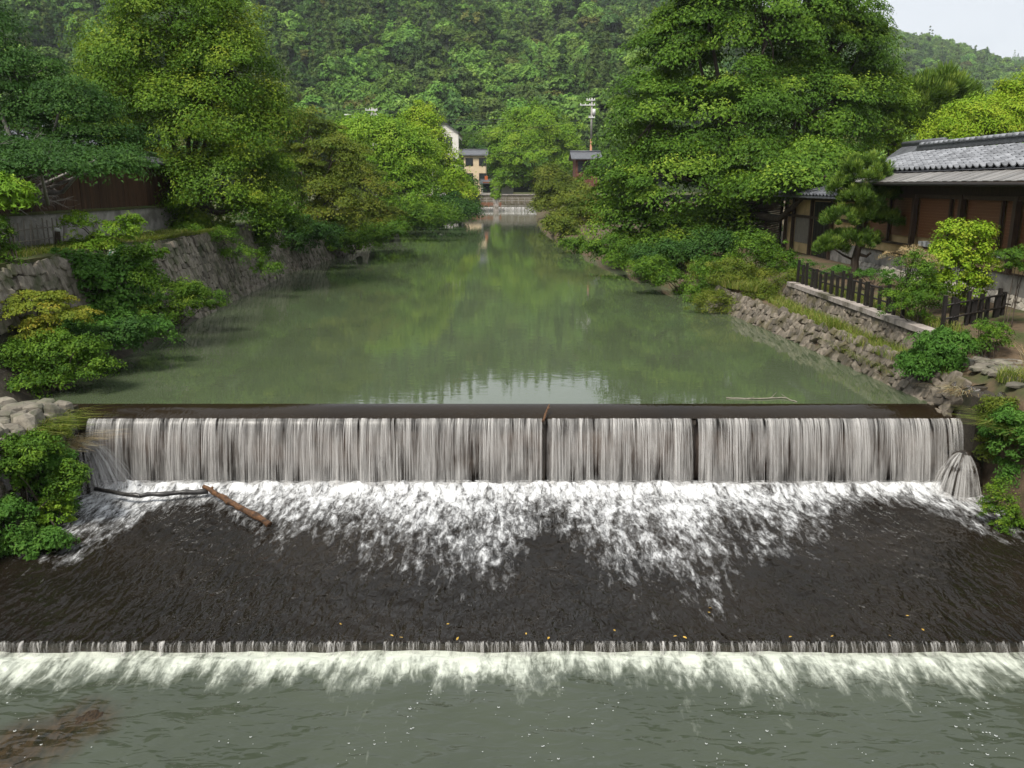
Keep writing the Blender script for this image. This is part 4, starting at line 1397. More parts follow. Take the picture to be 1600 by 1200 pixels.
# lower eave of thin sheets
E0, E1 = Vector((13.85, 0, 5.14)), Vector((14.98, 0, 5.50))
d = (E1 - E0)
for i in range(62):
    y = 18.8 + i * .292
    mb = MB()
    zz = .012 * (i % 2)
    q = [Vector((E0.x, y, E0.z + zz)), Vector((E0.x, y + .30, E0.z + zz)), Vector((E1.x, y + .30, E1.z + zz)), Vector((E1.x, y, E1.z + zz))]
    mb.add(q + [v + Vector((0, 0, -.02)) for v in q], [(0, 1, 2, 3)[::-1], (4, 5, 6, 7), (0, 4, 7, 3), (1, 2, 6, 5), (0, 1, 5, 4)])
    mb.build('eave_sheet', M['eave_sheet'], hs)
mb = MB()
mb.box((13.88, 27.8, 5.07), (.05, 18.3, .09))
mb.build('fascia', M['wood_dark'], hs)
mb = MB(); mb.tube([(13.78, 18.7, 5.02), (13.78, 37.0, 5.06)], .055, 8); mb.build('gutter', M['wood_black'], hs, True)
for i in range(30):
    y = 19 + i * .61
    mb = MB(); mb.bar((13.9, y, 5.03), (15.0, y, 5.36), .07, .09); mb.build('rafter', M['wood_dark'], hs)
mb = MB(); mb.add([(13.9, 18.7, 5.09), (13.9, 37, 5.09), (15.2, 37, 5.5), (15.2, 18.7, 5.5)], [(0, 1, 2, 3)]); mb.build('soffit', M['wood_dark'], hs)
# tiled slope
T0, T1 = Vector((14.85, 0, 5.56)), Vector((17.75, 0, 6.42))
es = (T1 - T0).normalized()
en = Vector((-es.z, 0, es.x))
ey = Vector((0, 1, 0))
uu = [0, .13, .32, .52, .70, .86, 1.0]
nn = [.095, .028, .0, .0, .026, .09, .108]
TW, TL = .40, .34
tv, tf = [], []
for (v_, lift) in ((0, .03), (1.12, .0)):
    for a, b in zip(uu, nn):
        tv.append((a * TW, v_ * TL, b * .95 + lift))
for a, b in zip(uu, nn):
    tv.append((a * TW, 0, b * .95 - .012))
k = len(uu)
for i in range(k - 1):
    tf.append((i, i + 1, k + i + 1, k + i))
    tf.append((2 * k + i, 2 * k + i + 1, i + 1, i))
tme = mesh_np('tile', tv, tf, M['tile'], True)
tme.polygons.foreach_set('use_smooth', np.array([i % 2 == 0 for i in range(len(tf))]))
tiles = []
rows_n = int((T1 - T0).length / TL)
rr = random.Random(12)
for r_ in range(rows_n):
    for c_ in range(48):
        y = 18.9 + c_ * TW
        if y > 37.6: continue
        p = T0 + es * (r_ * TL) + ey * y + en * rr.uniform(-.006, .008)
        tiles.append((abs(p.y - 29.5), p))
tiles.sort(key=lambda q: q[0])
rest = MB()
for i, (_, p) in enumerate(tiles):
    m4 = Matrix((ey, es, en)).transposed().to_4x4()
    m4.translation = p - off
    m4 = m4 @ Matrix.Rotation(rr.gauss(0, .012), 4, 'Z')
    if i < 300:
        o = link('roof_tile', tme, hs); o.matrix_local = m4
    else:
        rest.add([m4 @ Vector(v) for v in tv], tf)
o = link('roof_tile_mass', mesh_np('roof_tile_mass', rest.v, rest.f, M['tile'], True), hs); o['kind'] = 'stuff'
mb = MB()
mb.add([(14.8, 18.8, 5.50), (14.8, 37.7, 5.50), (17.8, 37.7, 6.40), (17.8, 18.8, 6.40), (20.8, 37.7, 5.5), (20.8, 18.8, 5.5)], [(0, 1, 2, 3), (3, 2, 4, 5)])
mb.add([(14.9, 37.65, 5.4), (20.7, 37.65, 5.4), (17.8, 37.65, 6.36)], [(0, 1, 2)])
mb.build('roof_deck', M['tile_dark'], hs)
mb = MB()
mb.box((17.75, 28.2, 6.52), (.34, 18.8, .10)); mb.box((17.75, 28.2, 6.61), (.28, 18.8, .09)); mb.box((17.75, 28.2, 6.69), (.34, 18.8, .05))
mb.build('ridge', M['tile_dark'], hs)
for i in range(46):
    mb = MB(); y = 18.9 + i * .405
    mb.tube([(17.75, y, 6.72), (17.75, y + .39, 6.72)], [.10, .11], 8); mb.build('ridge_tile', M['tile'], hs, True)
# cobbles under the plinth
def cob(u, v):
    n = Vector((-1, 0, .45)).normalized()
    return Vector((HX - .28 + .22 * v, 36.0 - u, 1.38 + v * .8)), Vector((0, -1, 0)), Vector((n.z, 0, -n.x)), n
lay_stones(hs, 'cobble', SCB, cob, 15.5, .42, .15, .19, .16, 15, off=tuple(off), tilt=.4, fill=.98, limit=260)
# window-sill boxes
for i, (y, w_, h_, lb) in enumerate(((30.9, .22, .20, 'white box on the window sill, first right of the pine'), (30.55, .20, .22, 'white box on the sill between two other boxes'), (30.2, .2, .17, 'smallest of three white boxes on the house window sill'),
                                    (25.75, .3, .2, 'white box on the sill at the right end of the house'))):
    mb = MB(); mb.box((HX + .02, y, 2.82 + h_ / 2), (.12, w_, h_))
    o = mb.build('box', M['white_paper']); tag(o, lb, 'box', 'white boxes on the sill')

# gate wing of the house
gw = thing('gate_house', 'cream walled gate building with a dark wooden door and tiled eave', 'house', (HX, 41.5, 1.5))
mb = MB(); mb.box((HX + .35, 41.4, 3.05), (.3, 10.6, 3.1)); mb.build('wall', M['plaster'], gw)
mb = MB(); mb.box((HX + .17, 38.6, 1.95), (.1, 5.2, .9)); mb.build('plinth', M['concrete'], gw)
dr = None
for i in range(11):
    mb = MB(); mb.box((HX + .13 - .012 * (i % 2), 40.15 + i * .215, 2.85), (.06, .205, 2.75))
    o = mb.build('door_board', M['wood_black'], gw)
for z in (4.35, 3.45):
    mb = MB(); mb.box((HX + .08, 41.4, z), (.14, 10.7, .13)); mb.build('beam', M['wood_dark'], gw)
for y in (36.4, 39.95, 42.65, 45.4, 46.6):
    mb = MB(); mb.box((HX + .06, y, 2.9), (.16, .14, 2.9)); mb.build('post', M['wood_dark'], gw)
mb = MB(); mb.box((HX + .14, 44.0, 2.75), (.05, 2.3, 1.3)); mb.build('panel', M['wood_grey'], gw)
mb = MB(); mb.tube([(HX - .05, 39.5, 4.15), (HX - .30, 39.5, 4.12), (HX - .42, 39.5, 3.98)], [.05, .09, .12], 8); mb.build('lamp', M['wood_black'], gw, True)
mb = MB()
mb.add([(13.9, 36.3, 4.52), (13.9, 47.4, 4.52), (16.2, 47.4, 5.32), (16.2, 36.3, 5.32), (18.5, 47.4, 4.5), (18.5, 36.3, 4.5)], [(0, 1, 2, 3), (3, 2, 4, 5)])
mb.add([(13.9, 36.3, 4.44), (13.9, 47.4, 4.44), (16.2, 47.4, 5.22), (16.2, 36.3, 5.22)], [(3, 2, 1, 0)])
mb.add([(13.9, 36.3, 4.44), (13.9, 47.4, 4.44), (13.9, 47.4, 4.52), (13.9, 36.3, 4.52)], [(0, 1, 2, 3)])
mb.build('roof', M['tile_dark'], gw)
gs = (Vector((16.2, 0, 5.32)) - Vector((13.9, 0, 4.52))).normalized()
gn = Vector((-gs.z, 0, gs.x))
tme2 = tme.copy(); tme2.materials.clear(); tme2.materials.append(M['tile_dark'])
for r_ in range(8):
    for c_ in range(25):
        p = Vector((13.9, 36.35 + c_ * .43, 4.54)) + gs * (r_ * TL)
        m4 = Matrix((ey * 1.1, gs, gn)).transposed().to_4x4()
        m4.translation = p - Vector((HX, 41.5, 1.5))
        o = link('roof_tile', tme2, gw); o.matrix_local = m4
mb = MB(); mb.tube([(16.2, 36.2, 5.42), (16.2, 47.5, 5.42)], .15, 8); mb.build('ridge', M['tile_dark'], gw, True)
# black bamboo screen beyond the gate
bs = thing('bamboo_screen', 'dark horizontal bamboo screen left of the gate building', 'fence', (14.8, 49.5, 1.5))
for i in range(26):
    mb = MB(); z = 1.6 + i * .095
    mb.tube([(14.85, 46.9, z), (14.8, 52.6, z + .03 * math.sin(i))], .042, 6); mb.build('slat', M['wood_dark'], bs, True)
for y in (47.0, 49.8, 52.5):
    mb = MB(); mb.box((14.92, y, 2.85), (.12, .12, 2.7)); mb.build('post', M['wood_black'], bs)

# neighbouring roof behind the ridge
simple_house('house', 'pale gabled roof peeping over the left end of the tiled ridge', 19.6, 23.4, 43.5, 47, 1.6, 5.6, 7.0, 'white_wall', 'roof_grey', 'y', .5)

# ------------------------------------------------------------------ picket fences
def picket_fence(label, pts, seed, step=.30):
    rr = random.Random(seed)
    a, b = Vector(pts[0]), Vector(pts[1])
    t = thing('picket_fence', label, 'fence', a.lerp(b, .5))
    n = int((b - a).length / step)
    for i in range(n + 1):
        q = a.lerp(b, (i + rr.uniform(-.2, .2)) / n)
        for kx in range(2 if i % 3 == 1 else 1):
            h = rr.uniform(.62, .95)
            mb = MB()
            d_ = (b - a).normalized()
            base = q + d_ * .12 * kx
            mb.bar(base + Vector((0, 0, -.03)), base + Vector((rr.uniform(-.03, .03), rr.uniform(-.03, .03), h)), .085, .085)
            mb.build('picket', M['wood_black'], t)
    for z in (.32, .68):
        mb = MB(); mb.tube([a + Vector((.06, 0, z)), b + Vector((.06, 0, z))], .028, 6); mb.build('rail', M['wood_black'], t, True)
picket_fence('black uneven picket fence along the coping in front of the pine', [(11.12, 32.4, 1.30), (11.12, 23.6, 1.30)], 1, .47)
picket_fence('short black picket fence turning back under the lime green shrub', [(11.35, 21.75, 1.26), (13.8, 23.3, 1.36)], 2, .34)

# ------------------------------------------------------------------ garden plants, right bank
def niwaki():
    lob = lobes_px([(1352, 272, 40, 24), (1315, 293, 22, 13), (1380, 300, 26, 20, .3), (1345, 308, 38, 16), (1318, 342, 30, 18), (1365, 342, 34, 18), (1335, 375, 38, 15), (1300, 385, 26, 16), (1352, 330, 25, 14)], 33, .8)
    b = on_z(1340, 440, 1.45)
    b = Vector((13.55, 33.0, 1.45))
    rng = np.random.default_rng(31)
    t = thing('pine_tree', 'small cloud pruned pine behind the black picket fence', 'tree', b)
    V, F, rnd, C = crown_leaves(rng, lob, 400, .20, 150, .17, tri=True, needle=True, aspect=.15, flat=.8, droop=.1, low=-.3, tip=.4, stray=.25)
    link('crown', mesh_np('crown', V - np.array(b), F, M['needle'], False, {'rnd': rnd}), t)
    mb = MB()
    tr = [b + Vector((0, 0, -.2)), b + Vector((-.05, 0, .7)), b + Vector((.1, 0, 1.5)), b + Vector((-.05, 0, 2.4)), b + Vector((.15, 0, 3.3)), Vector(lob[0][:3])]
    mb.tube(tr, [.19, .16, .13, .10, .08, .04], 8)
    for l in lob:
        c = Vector(l[:3])
        k = min(range(len(tr)), key=lambda i: abs(tr[i].z - (c.z - .15)))
        mb.tube([tr[k], tr[k].lerp(c, .5) + Vector((0, 0, -.08)), c + Vector((0, 0, -.05))], [.06, .045, .02], 6)
    mb.tube([b + Vector((.0, 0, .95)), b + Vector((.35, -.1, .85)), b + Vector((.5, -.1, 1.0))], [.07, .06, .05], 6)
    mb.build('trunk', M['bark'], t, True)
niwaki()

def bush(name, label, lst, Y, mat, seed, clumps, cr, leaves, ll, zb=None, dy=.8, cat='shrub', stems=14, **kw):
    lob = lobes_px(lst, Y, dy)
    r0 = np.random.default_rng(seed + 7)
    for l in list(lob):
        for _ in range(3):
            v = unit(r0.normal(size=3)) * r0.uniform(.8, 1.25); v[2] = abs(v[2]) * .8
            k = r0.uniform(.3, .62)
            lob.append((l[0] + v[0] * l[3], l[1] + v[1] * l[4], l[2] + v[2] * l[5], l[3] * k, l[4] * k, l[5] * k))
    kw.setdefault('stray', .25)
    L = np.array(lob)
    b = (float(L[:, 0].mean()), float(L[:, 1].mean()), zb if zb is not None else float((L[:, 2] - L[:, 5]).min()))
    rng = np.random.default_rng(seed)
    t = thing(name, label, cat, b)
    V, F, rnd, C = crown_leaves(rng, lob, clumps, cr, leaves, ll, **kw)
    link('crown', mesh_np('crown', V - np.array(b), F, M[mat], False, {'rnd': rnd}), t)
    mb = MB()
    k = rng.choice(len(C), min(len(C), stems), replace=False)
    for i in k:
        e = Vector(C[i])
        s = Vector(b) + Vector((rng.normal() * .12, rng.normal() * .12, -.05))
        m_ = s.lerp(e, .5) + Vector((0, 0, .12 * (e - s).length))
        mb.tube([s, m_, e], [.016, .011, .005], 4, cap=False)
    mb.build('stem', M['bark'], t)
    return t
bush('shrub', 'lime green clipped shrub in rounded tiers before the reed blinds', [(1500, 375, 38, 28), (1520, 385, 30, 25), (1485, 405, 38, 25), (1510, 420, 40, 25), (1490, 450, 40, 25), (1515, 460, 30, 25)], 24.3, 'leaf_lime', 61, 260, .22, 75, .075, 1.35, aspect=.6, droop=.15, flat=.7)
bush('shrub', 'green shrub with tan seed heads at the corner of the picket fence', [(1425, 440, 32, 35), (1415, 475, 36, 28), (1445, 470, 28, 32)], 22.9, 'leaf_green', 62, 200, .2, 70, .06, 1.25, aspect=.45)
bush('shrub', 'tan feathery dry shrub above the corner of the picket fence', [(1420, 400, 30, 16), (1440, 410, 25, 14)], 23.6, 'straw', 63, 60, .16, 60, .05, 1.6, aspect=.3)
bush('mugwort_bush', 'fresh green leafy clump on the right bank above the weir', [(1462, 548, 36, 30), (1448, 575, 32, 22), (1480, 562, 24, 26)], 19.6, 'leaf_fresh', 64, 230, .17, 80, .10, .55, aspect=.28, droop=.5)
bush('shrub', 'small olive shrub below the wall at the right end of the paving', [(1553, 525, 24, 24), (1540, 540, 18, 14)], 20.2, 'leaf_green', 65, 70, .16, 70, .06, .8, aspect=.4)
bush('shrub', 'dark green leafy shrub hanging from the right edge of the weir bank', [(1580, 690, 30, 40), (1590, 740, 28, 40), (1575, 660, 25, 25), (1600, 780, 25, 40)], 16.6, 'leaf_fresh', 66, 200, .16, 70, .085, -.6, aspect=.35)
bush('shrub', 'yellow green trailing plants at the foot of the right weir bank', [(1570, 810, 25, 28), (1590, 830, 20, 25), (1555, 780, 15, 25)], 15.6, 'leaf_yellow', 67, 110, .13, 70, .045, -1.4, aspect=.5)
bush('shrub', 'leafy branches entering at the right edge before the house', [(1600, 400, 25, 14), (1590, 420, 22, 10)], 21.5, 'leaf_green', 68, 50, .16, 60, .07, 1.4, stems=4, flat=.3, aspect=.4)
bush('shrub', 'mixed green bramble filling the right bank below the gate building', [(1130, 440, 45, 38), (1170, 415, 45, 35), (1210, 420, 40, 35), (1120, 470, 35, 22), (1160, 460, 40, 28), (1235, 435, 30, 28)], 37, 'leaf_green', 69, 380, .4, 80, .10, .4, aspect=.5, tip=.1)
bush('shrub', 'dark green broad leaved shrub beneath the great tree by the water', [(1080, 415, 45, 30), (1040, 400, 45, 25), (1110, 400, 40, 35)], 44, 'leaf_dark', 70, 230, .5, 80, .13, .3, aspect=.55)
bush('shrub', 'small white flowered weeds at the left end of the picket fence', [(1262, 440, 22, 18), (1250, 425, 18, 18)], 33.5, 'leaf_fresh', 71, 70, .2, 60, .06, 1.2, aspect=.4)

# ------------------------------------------------------------------ plants, left bank
bush('shrub', 'large dark green leafy shrub covering the left bank wall', [(150, 430, 60, 32), (110, 470, 65, 38), (195, 455, 42, 45), (60, 500, 50, 40), (165, 500, 50, 35), (210, 420, 30, 30)], 25.5, 'leaf_fresh', 81, 420, .32, 75, .12, .8, aspect=.55, droop=.5)
bush('maple_shrub', 'yellow tipped maple spray at the left edge of the river bank', [(40, 480, 60, 18), (85, 495, 50, 14), (30, 515, 55, 16), (60, 465, 40, 10)], 21.5, 'leaf_gold', 82, 190, .28, 80, .07, .9, flat=.15, droop=.2, aspect=.6)
bush('shrub', 'green shrub with yellow tips leaning out over the left water edge', [(270, 465, 42, 28), (300, 475, 40, 24), (245, 490, 35, 28), (330, 470, 20, 16), (220, 500, 35, 25)], 28.6, 'leaf_green', 83, 260, .28, 80, .085, .3, aspect=.45, tip=.3)
bush('young_tree', 'pale green sapling with paired leaves on the left terrace', [(130, 355, 25, 22), (180, 365, 35, 20), (205, 350, 20, 14), (150, 385, 50, 14), (110, 345, 15, 14)], 27.5, 'leaf_bright', 84, 140, .26, 60, .10, 3.0, flat=.3, aspect=.35, droop=.6)
bush('shrub', 'bright long leaved spray hanging in at the left edge', [(15, 300, 35, 20), (30, 315, 25, 14), (0, 290, 25, 18)], 22, 'leaf_bright', 85, 70, .25, 50, .16, 3.2, stems=3, flat=.3, aspect=.28, droop=.8)
bush('shrub', 'rounded dark green bush on the terrace at the left edge', [(0, 375, 22, 30), (-15, 400, 30, 30)], 22, 'leaf_green', 86, 90, .2, 70, .07, 3.0)
bush('ivy', 'dark ivy and weeds trailing over the low left bank by the weir', [(40, 560, 50, 28), (110, 540, 50, 28), (170, 535, 45, 22), (15, 595, 35, 25), (200, 520, 30, 18)], 22.3, 'leaf_dark', 87, 300, .25, 70, .08, .1, aspect=.55)
bush('shrub', 'dark drooping plants on the left wall beneath the olive maple', [(430, 365, 40, 28), (400, 355, 35, 22), (465, 368, 35, 28), (500, 372, 30, 22), (445, 385, 22, 14)], 51, 'leaf_dark', 88, 300, .5, 70, .14, 1.0, aspect=.5)
bush('shrub', 'weedy green growth at the left waterline under the yellow olive maple', [(520, 383, 35, 18), (560, 375, 35, 16), (490, 395, 26, 12), (600, 362, 30, 14)], 60, 'leaf_green', 89, 220, .5, 70, .16, .3, aspect=.5)
bush('shrub', 'fresh green shrub growing on the left stone pier', [(50, 745, 55, 40), (25, 790, 45, 45), (90, 730, 40, 30), (75, 790, 45, 40)], 16.2, 'leaf_fresh', 90, 300, .17, 70, .085, -1.0, aspect=.4)
bush('shrub', 'small yellow green leaved shrub at the foot of the left stone pier', [(85, 810, 26, 28), (40, 840, 24, 22), (100, 785, 20, 20)], 15.7, 'leaf_bright', 91, 120, .12, 60, .05, -1.5, aspect=.6)

bush('shrub', 'tangled dark green weeds on the low left bank just above the weir', [(60, 590, 60, 22), (130, 575, 50, 20), (20, 570, 40, 35), (90, 545, 50, 25)], 20.3, 'leaf_green', 92, 300, .24, 75, .075, .1, aspect=.5)
bush('shrub', 'deep green leafy bank cover below the gold maple spray', [(20, 540, 45, 30), (100, 520, 50, 30), (170, 515, 50, 28), (230, 520, 35, 22)], 23.6, 'leaf_fresh', 93, 320, .28, 75, .09, .3, aspect=.5)
bush('shrub', 'dark leafy growth on the low wall under the terrace edge', [(30, 445, 35, 25), (75, 430, 40, 22), (230, 400, 22, 22), (235, 440, 22, 25)], 25, 'leaf_green', 94, 180, .26, 75, .085, 1.6, aspect=.5)
bush('shrub', 'green shrubs and vines draped over the wall under the domed tree', [(340, 375, 35, 18), (390, 385, 38, 25), (425, 365, 30, 30), (450, 345, 30, 25)], 45, 'leaf_green', 95, 240, .45, 75, .13, 2.2, aspect=.5)
bush('shrub', 'tall green shrubs lining the left bank before the round bright tree', [(620, 340, 35, 28), (655, 340, 30, 26), (590, 355, 30, 24), (560, 375, 30, 18)], 78, 'leaf_green', 96, 240, .7, 75, .2, .3, aspect=.5)
bush('shrub', 'dark shrubs lining the left bank before the lime yellow tree', [(680, 330, 28, 22), (705, 330, 24, 20), (660, 350, 26, 14), (725, 333, 18, 12)], 105, 'leaf_dark', 97, 220, .9, 75, .28, .3, aspect=.5)
bush('shrub', 'olive weeds along the kerb of the right bank', [(870, 352, 25, 12), (900, 372, 25, 14), (930, 385, 25, 16)], 78, 'leaf_olive', 98, 160, .6, 70, .2, .3, aspect=.5)
bush('shrub', 'leafy green thicket hanging to the water beneath the great tree', [(960, 390, 35, 20), (1010, 405, 40, 20), (1060, 425, 40, 24), (1095, 445, 35, 24)], 46, 'leaf_green', 99, 330, .5, 80, .13, .2, aspect=.5)
bush('shrub', 'pale weedy thicket sloping down to the water by the revetment end', [(1110, 475, 30, 18), (1150, 480, 35, 16), (1195, 470, 35, 20), (1225, 450, 30, 22)], 33.5, 'leaf_olive', 199, 260, .3, 80, .08, .3, aspect=.35)
bush('shrub', 'green leafy mass spilling down the outer edge of the left stone pier', [(10, 740, 35, 35), (20, 820, 30, 40), (60, 700, 35, 20), (110, 760, 26, 40)], 15.6, 'leaf_green', 200, 240, .16, 70, .07, -1.2, aspect=.45)
bush('shrub', 'wild green and tan growth along the right edge below the paving', [(1560, 640, 28, 20), (1590, 650, 25, 25), (1545, 700, 16, 30), (1600, 700, 20, 30)], 17.2, 'leaf_olive', 201, 170, .15, 70, .06, -.1, aspect=.35)

bush('shrub', 'green shrub low on the left bank where the apron meets the picture edge', [(15, 815, 34, 34), (45, 850, 34, 28), (5, 870, 26, 26), (85, 845, 22, 20)], 14.6, 'leaf_fresh', 210, 190, .16, 70, .075, -1.6, aspect=.42)
bush('shrub', 'yellow olive weeds on top of the left stone pier', [(60, 690, 30, 14), (95, 675, 22, 12), (25, 705, 25, 14)], 16.6, 'leaf_olive', 211, 90, .12, 60, .05, 0.0, aspect=.35)
bush('shrub', 'green bramble at the water edge between the great tree and the revetment', [(1050, 440, 34, 18), (1085, 460, 30, 16), (1120, 485, 28, 12), (1015, 420, 30, 16)], 39.5, 'leaf_green', 212, 220, .36, 80, .10, .2, aspect=.45)
bush('shrub', 'low weeds covering the bare ground behind the revetment end', [(1180, 440, 40, 16), (1230, 462, 26, 14), (1140, 425, 40, 18)], 35.5, 'leaf_olive', 213, 180, .3, 75, .09, .8, aspect=.4)
bush('shrub', 'small green weeds at the foot of the pine behind the fence', [(1310, 425, 30, 8), (1360, 430, 30, 8), (1400, 440, 20, 8)], 30, 'leaf_fresh', 214, 110, .16, 55, .06, 1.35, aspect=.45)

bush('shrub', 'vines and weeds hanging over the top of the left stone wall', [(255, 372, 24, 12), (300, 362, 26, 12), (350, 372, 26, 16), (330, 395, 20, 12), (390, 400, 26, 16), (420, 418, 22, 10)], 37.5, 'leaf_green', 220, 170, .3, 60, .09, 2.6, aspect=.4, droop=.7, stems=6)
tuft('grass_clump', 'long weeds drooping along the top edge of the left stone wall', 'grass', (-13.35, 34, 3.0), .18, .35, 900, 'grass', 21, w=.011, lean=1.6, ry=4.5, dirs=(1.2, 0, 0))
tuft('grass_clump', 'green weeds growing out of the stones of the right revetment', 'grass', (9.75, 24.5, .25), .18, .35, 420, 'grass', 22, w=.008, lean=1.2, ry=4.0, dirs=(-1.0, 0, 0))

# grasses
tuft('grass_clump', 'arching olive grass hanging off the left stone pier', 'grass', (-10.0, 17.0, -.25), .35, .75, 420, 'grass', 1, w=.011, lean=1.5, ry=.9, dirs=(1.2, -.2, 0))
tuft('grass_clump', 'dry golden grass drooping beside the left end of the fall', 'grass', (-9.85, 17.3, -.75), .25, .7, 260, 'straw', 2, w=.009, lean=1.6, ry=.6, dirs=(1.2, -.2, 0))
tuft('dry_grass', 'tall tan dry grass on the paving at the right edge', 'grass', (11.9, 18.3, .8), .35, .75, 300, 'straw', 3, w=.009, lean=.45)
tuft('grass_clump', 'low green grass beside the dry grass on the right paving', 'grass', (11.2, 18.0, .75), .4, .4, 600, 'grass', 4, w=.006, lean=.8)
tuft('grass_clump', 'yellow green grass on the right bank ledge beside the leafy clump', 'grass', (10.35, 20.5, .5), .35, .5, 800, 'grass', 5, w=.006, lean=.8, ry=.9, dirs=(-.6, 0, 0))
tuft('grass_clump', 'tall green weeds on the ledge of the garden wall', 'grass', (9.95, 25.6, .5), .25, .6, 420, 'grass', 6, w=.007, lean=.5, ry=.5)
tuft('dry_grass', 'tangle of dry roots and straw at the right lip of the weir', 'grass', (10.35, 18.5, .25), .3, .5, 220, 'straw', 7, w=.009, lean=1.6, dirs=(-.9, -.5, 0))
tuft('grass_clump', 'long arching grass blades on the right bank below the weir', 'grass', (10.45, 16.9, -.15), .3, .7, 260, 'grass', 8, w=.010, lean=1.5, ry=.8, dirs=(-1.1, -.2, 0))
lt = lambda x, y: np.full_like(x, 3.0)
tuft('terrace_grass', 'short grass along the edge of the left terrace', 'grass', (-14.7, 29, 3.0), .9, .22, 9000, 'grass', 9, w=.008, lean=.7, ry=11, kind='stuff')
tuft('ledge_grass', 'sparse weeds on the dirt ledge of the right bank', 'grass', (10.35, 26.5, .55), .6, .3, 6500, 'grass', 10, w=.006, lean=.7, ry=7.5, kind='stuff')
tuft('garden_grass', 'weeds at the foot of the picket fence', 'grass', (11.6, 27, 1.28), .5, .28, 3200, 'grass', 11, w=.006, lean=.7, ry=6, kind='stuff')
tuft('bank_grass', 'weeds along the vegetated right bank below the gate', 'grass', (9.6, 38, .9), 1.2, .45, 5000, 'grass', 12, w=.01, lean=.8, ry=5, kind='stuff')

# ------------------------------------------------------------------ driftwood and leaves
def log(name, label, pts, rad, mat, seed, stubs=()):
    rng = np.random.default_rng(seed)
    P, Rd = [], []
    n = 16
    pts = [Vector(p) for p in pts]
    for i in range(n + 1):
        t = i / n * (len(pts) - 1)
        k = min(int(t), len(pts) - 2)
        P.append(pts[k].lerp(pts[k + 1], t - k) + Vector(rng.normal(size=3) * rad[0] * .22))
        Rd.append(np.interp(i / n, [0, 1], rad) * rng.uniform(.8, 1.15))
    mb = MB(); mb.tube(P, Rd, 9)
    t_ = thing(name, label, 'driftwood', P[0])
    mb.build('stem', M[mat], t_, True)
    for (i, d, L) in stubs:
        mb = MB(); mb.tube([P[i], P[i] + Vector(d) * L], [rad[1] * .7, rad[1] * .3], 6); mb.build('stub', M[mat], t_, True)
def lz(px, py, z): return on_z(px, py, z)
log('driftwood_branch', 'long dark wet branch caught at the foot of the fall', [lz(148, 764, -1.42), lz(215, 775, -1.45), lz(265, 771, -1.47), lz(325, 767, -1.5)], (.045, .06), 'log_dark', 1, [(6, (.1, -.6, .2), .15), (11, (.2, .5, .3), .12)])
log('driftwood_log', 'brown broken log slanting through the foam below the fall', [lz(318, 760, -1.42), lz(365, 788, -1.50), lz(420, 818, -1.62)], (.055, .075), 'log_brown', 2, [(2, (.3, .3, .6), .12)])
log('driftwood_stick', 'short stick jammed on the crest of the weir', [lz(858, 632, .12), lz(853, 645, -.02), lz(849, 658, -.15)], (.012, .03), 'log_brown', 3, [(5, (.6, .2, .5), .12)])
log('floating_branch', 'thin pale branch floating behind the right half of the crest', [lz(1135, 622, .01), lz(1185, 623, .02), lz(1225, 621, .02), lz(1245, 628, .01)], (.02, .012), 'wood_grey', 4, [(8, (.5, .6, .2), .4), (12, (-.3, .6, .2), .3), (4, (.4, -.3, .3), .2)])
rng = np.random.default_rng(15)
mb = MB()
p0 = lz(225, 500, .5)
for k in range(22):
    d = Vector((rng.normal() * .5 + .4, rng.normal() * .4 - .2, rng.uniform(-.6, .7))).normalized()
    mb.tube([p0, p0 + d * .4 + Vector(rng.normal(size=3) * .05), p0 + d * rng.uniform(.6, 1.1) + Vector((0, 0, -.15))], [.012, .008, .004], 4, cap=False)
o = thing('dead_branch', 'dry brown dead twigs fanned out at the left waterline', 'branch', p0); mb.build('twigs', M['bark_grey'], o)

LF = [(532, 975), (612, 993), (627, 996), (715, 998), (822, 990), (857, 997), (1110, 950), (1108, 957), (1055, 994), (1070, 996), (1235, 995), (1390, 993), (1442, 984), (1418, 962), (700, 975), (960, 985), (1300, 994)]
lv, lf = [], []
for (x, y, z) in ((-.05, 0, 0), (-.02, .022, .008), (.02, .02, .010), (.055, 0, .004), (.02, -.02, .012), (-.02, -.022, .008), (0, 0, -.004)):
    lv.append((x, y, z))
lf = [(6, 0, 1), (6, 1, 2), (6, 2, 3), (6, 3, 4), (6, 4, 5), (6, 5, 0)]
lme = mesh_np('fallen_leaf', lv, lf, M['leaf_fallen'])
rr = random.Random(4)
for px, py in LF:
    p = on_z(px, py, -1.765)
    o = link('fallen_leaf', lme, None, p)
    o.rotation_euler = (rr.uniform(-.2, .2), rr.uniform(-.2, .2), rr.uniform(0, 6))
    o.scale = [rr.uniform(.45, .85)] * 3
    tag(o, 'small yellow leaf washed along the dark apron above the lower step', 'leaf', 'yellow leaves on the apron')
# weedy rock breaking the lower pool
boulder('sunken_rock', 'brown weed covered rock just breaking the lower pool', (-5.75, 9.95, -2.13), (.30, .36, .13), 'weed', 9)
bpy.data.objects['sunken_rock']['category'] = 'rock'

bush('shrub', 'green weeds hiding the bare bank below the leaning olive maple', [(920, 392, 24, 12), (945, 402, 26, 14), (900, 380, 20, 10)], 64, 'leaf_green', 202, 130, .5, 70, .16, .3, aspect=.5)

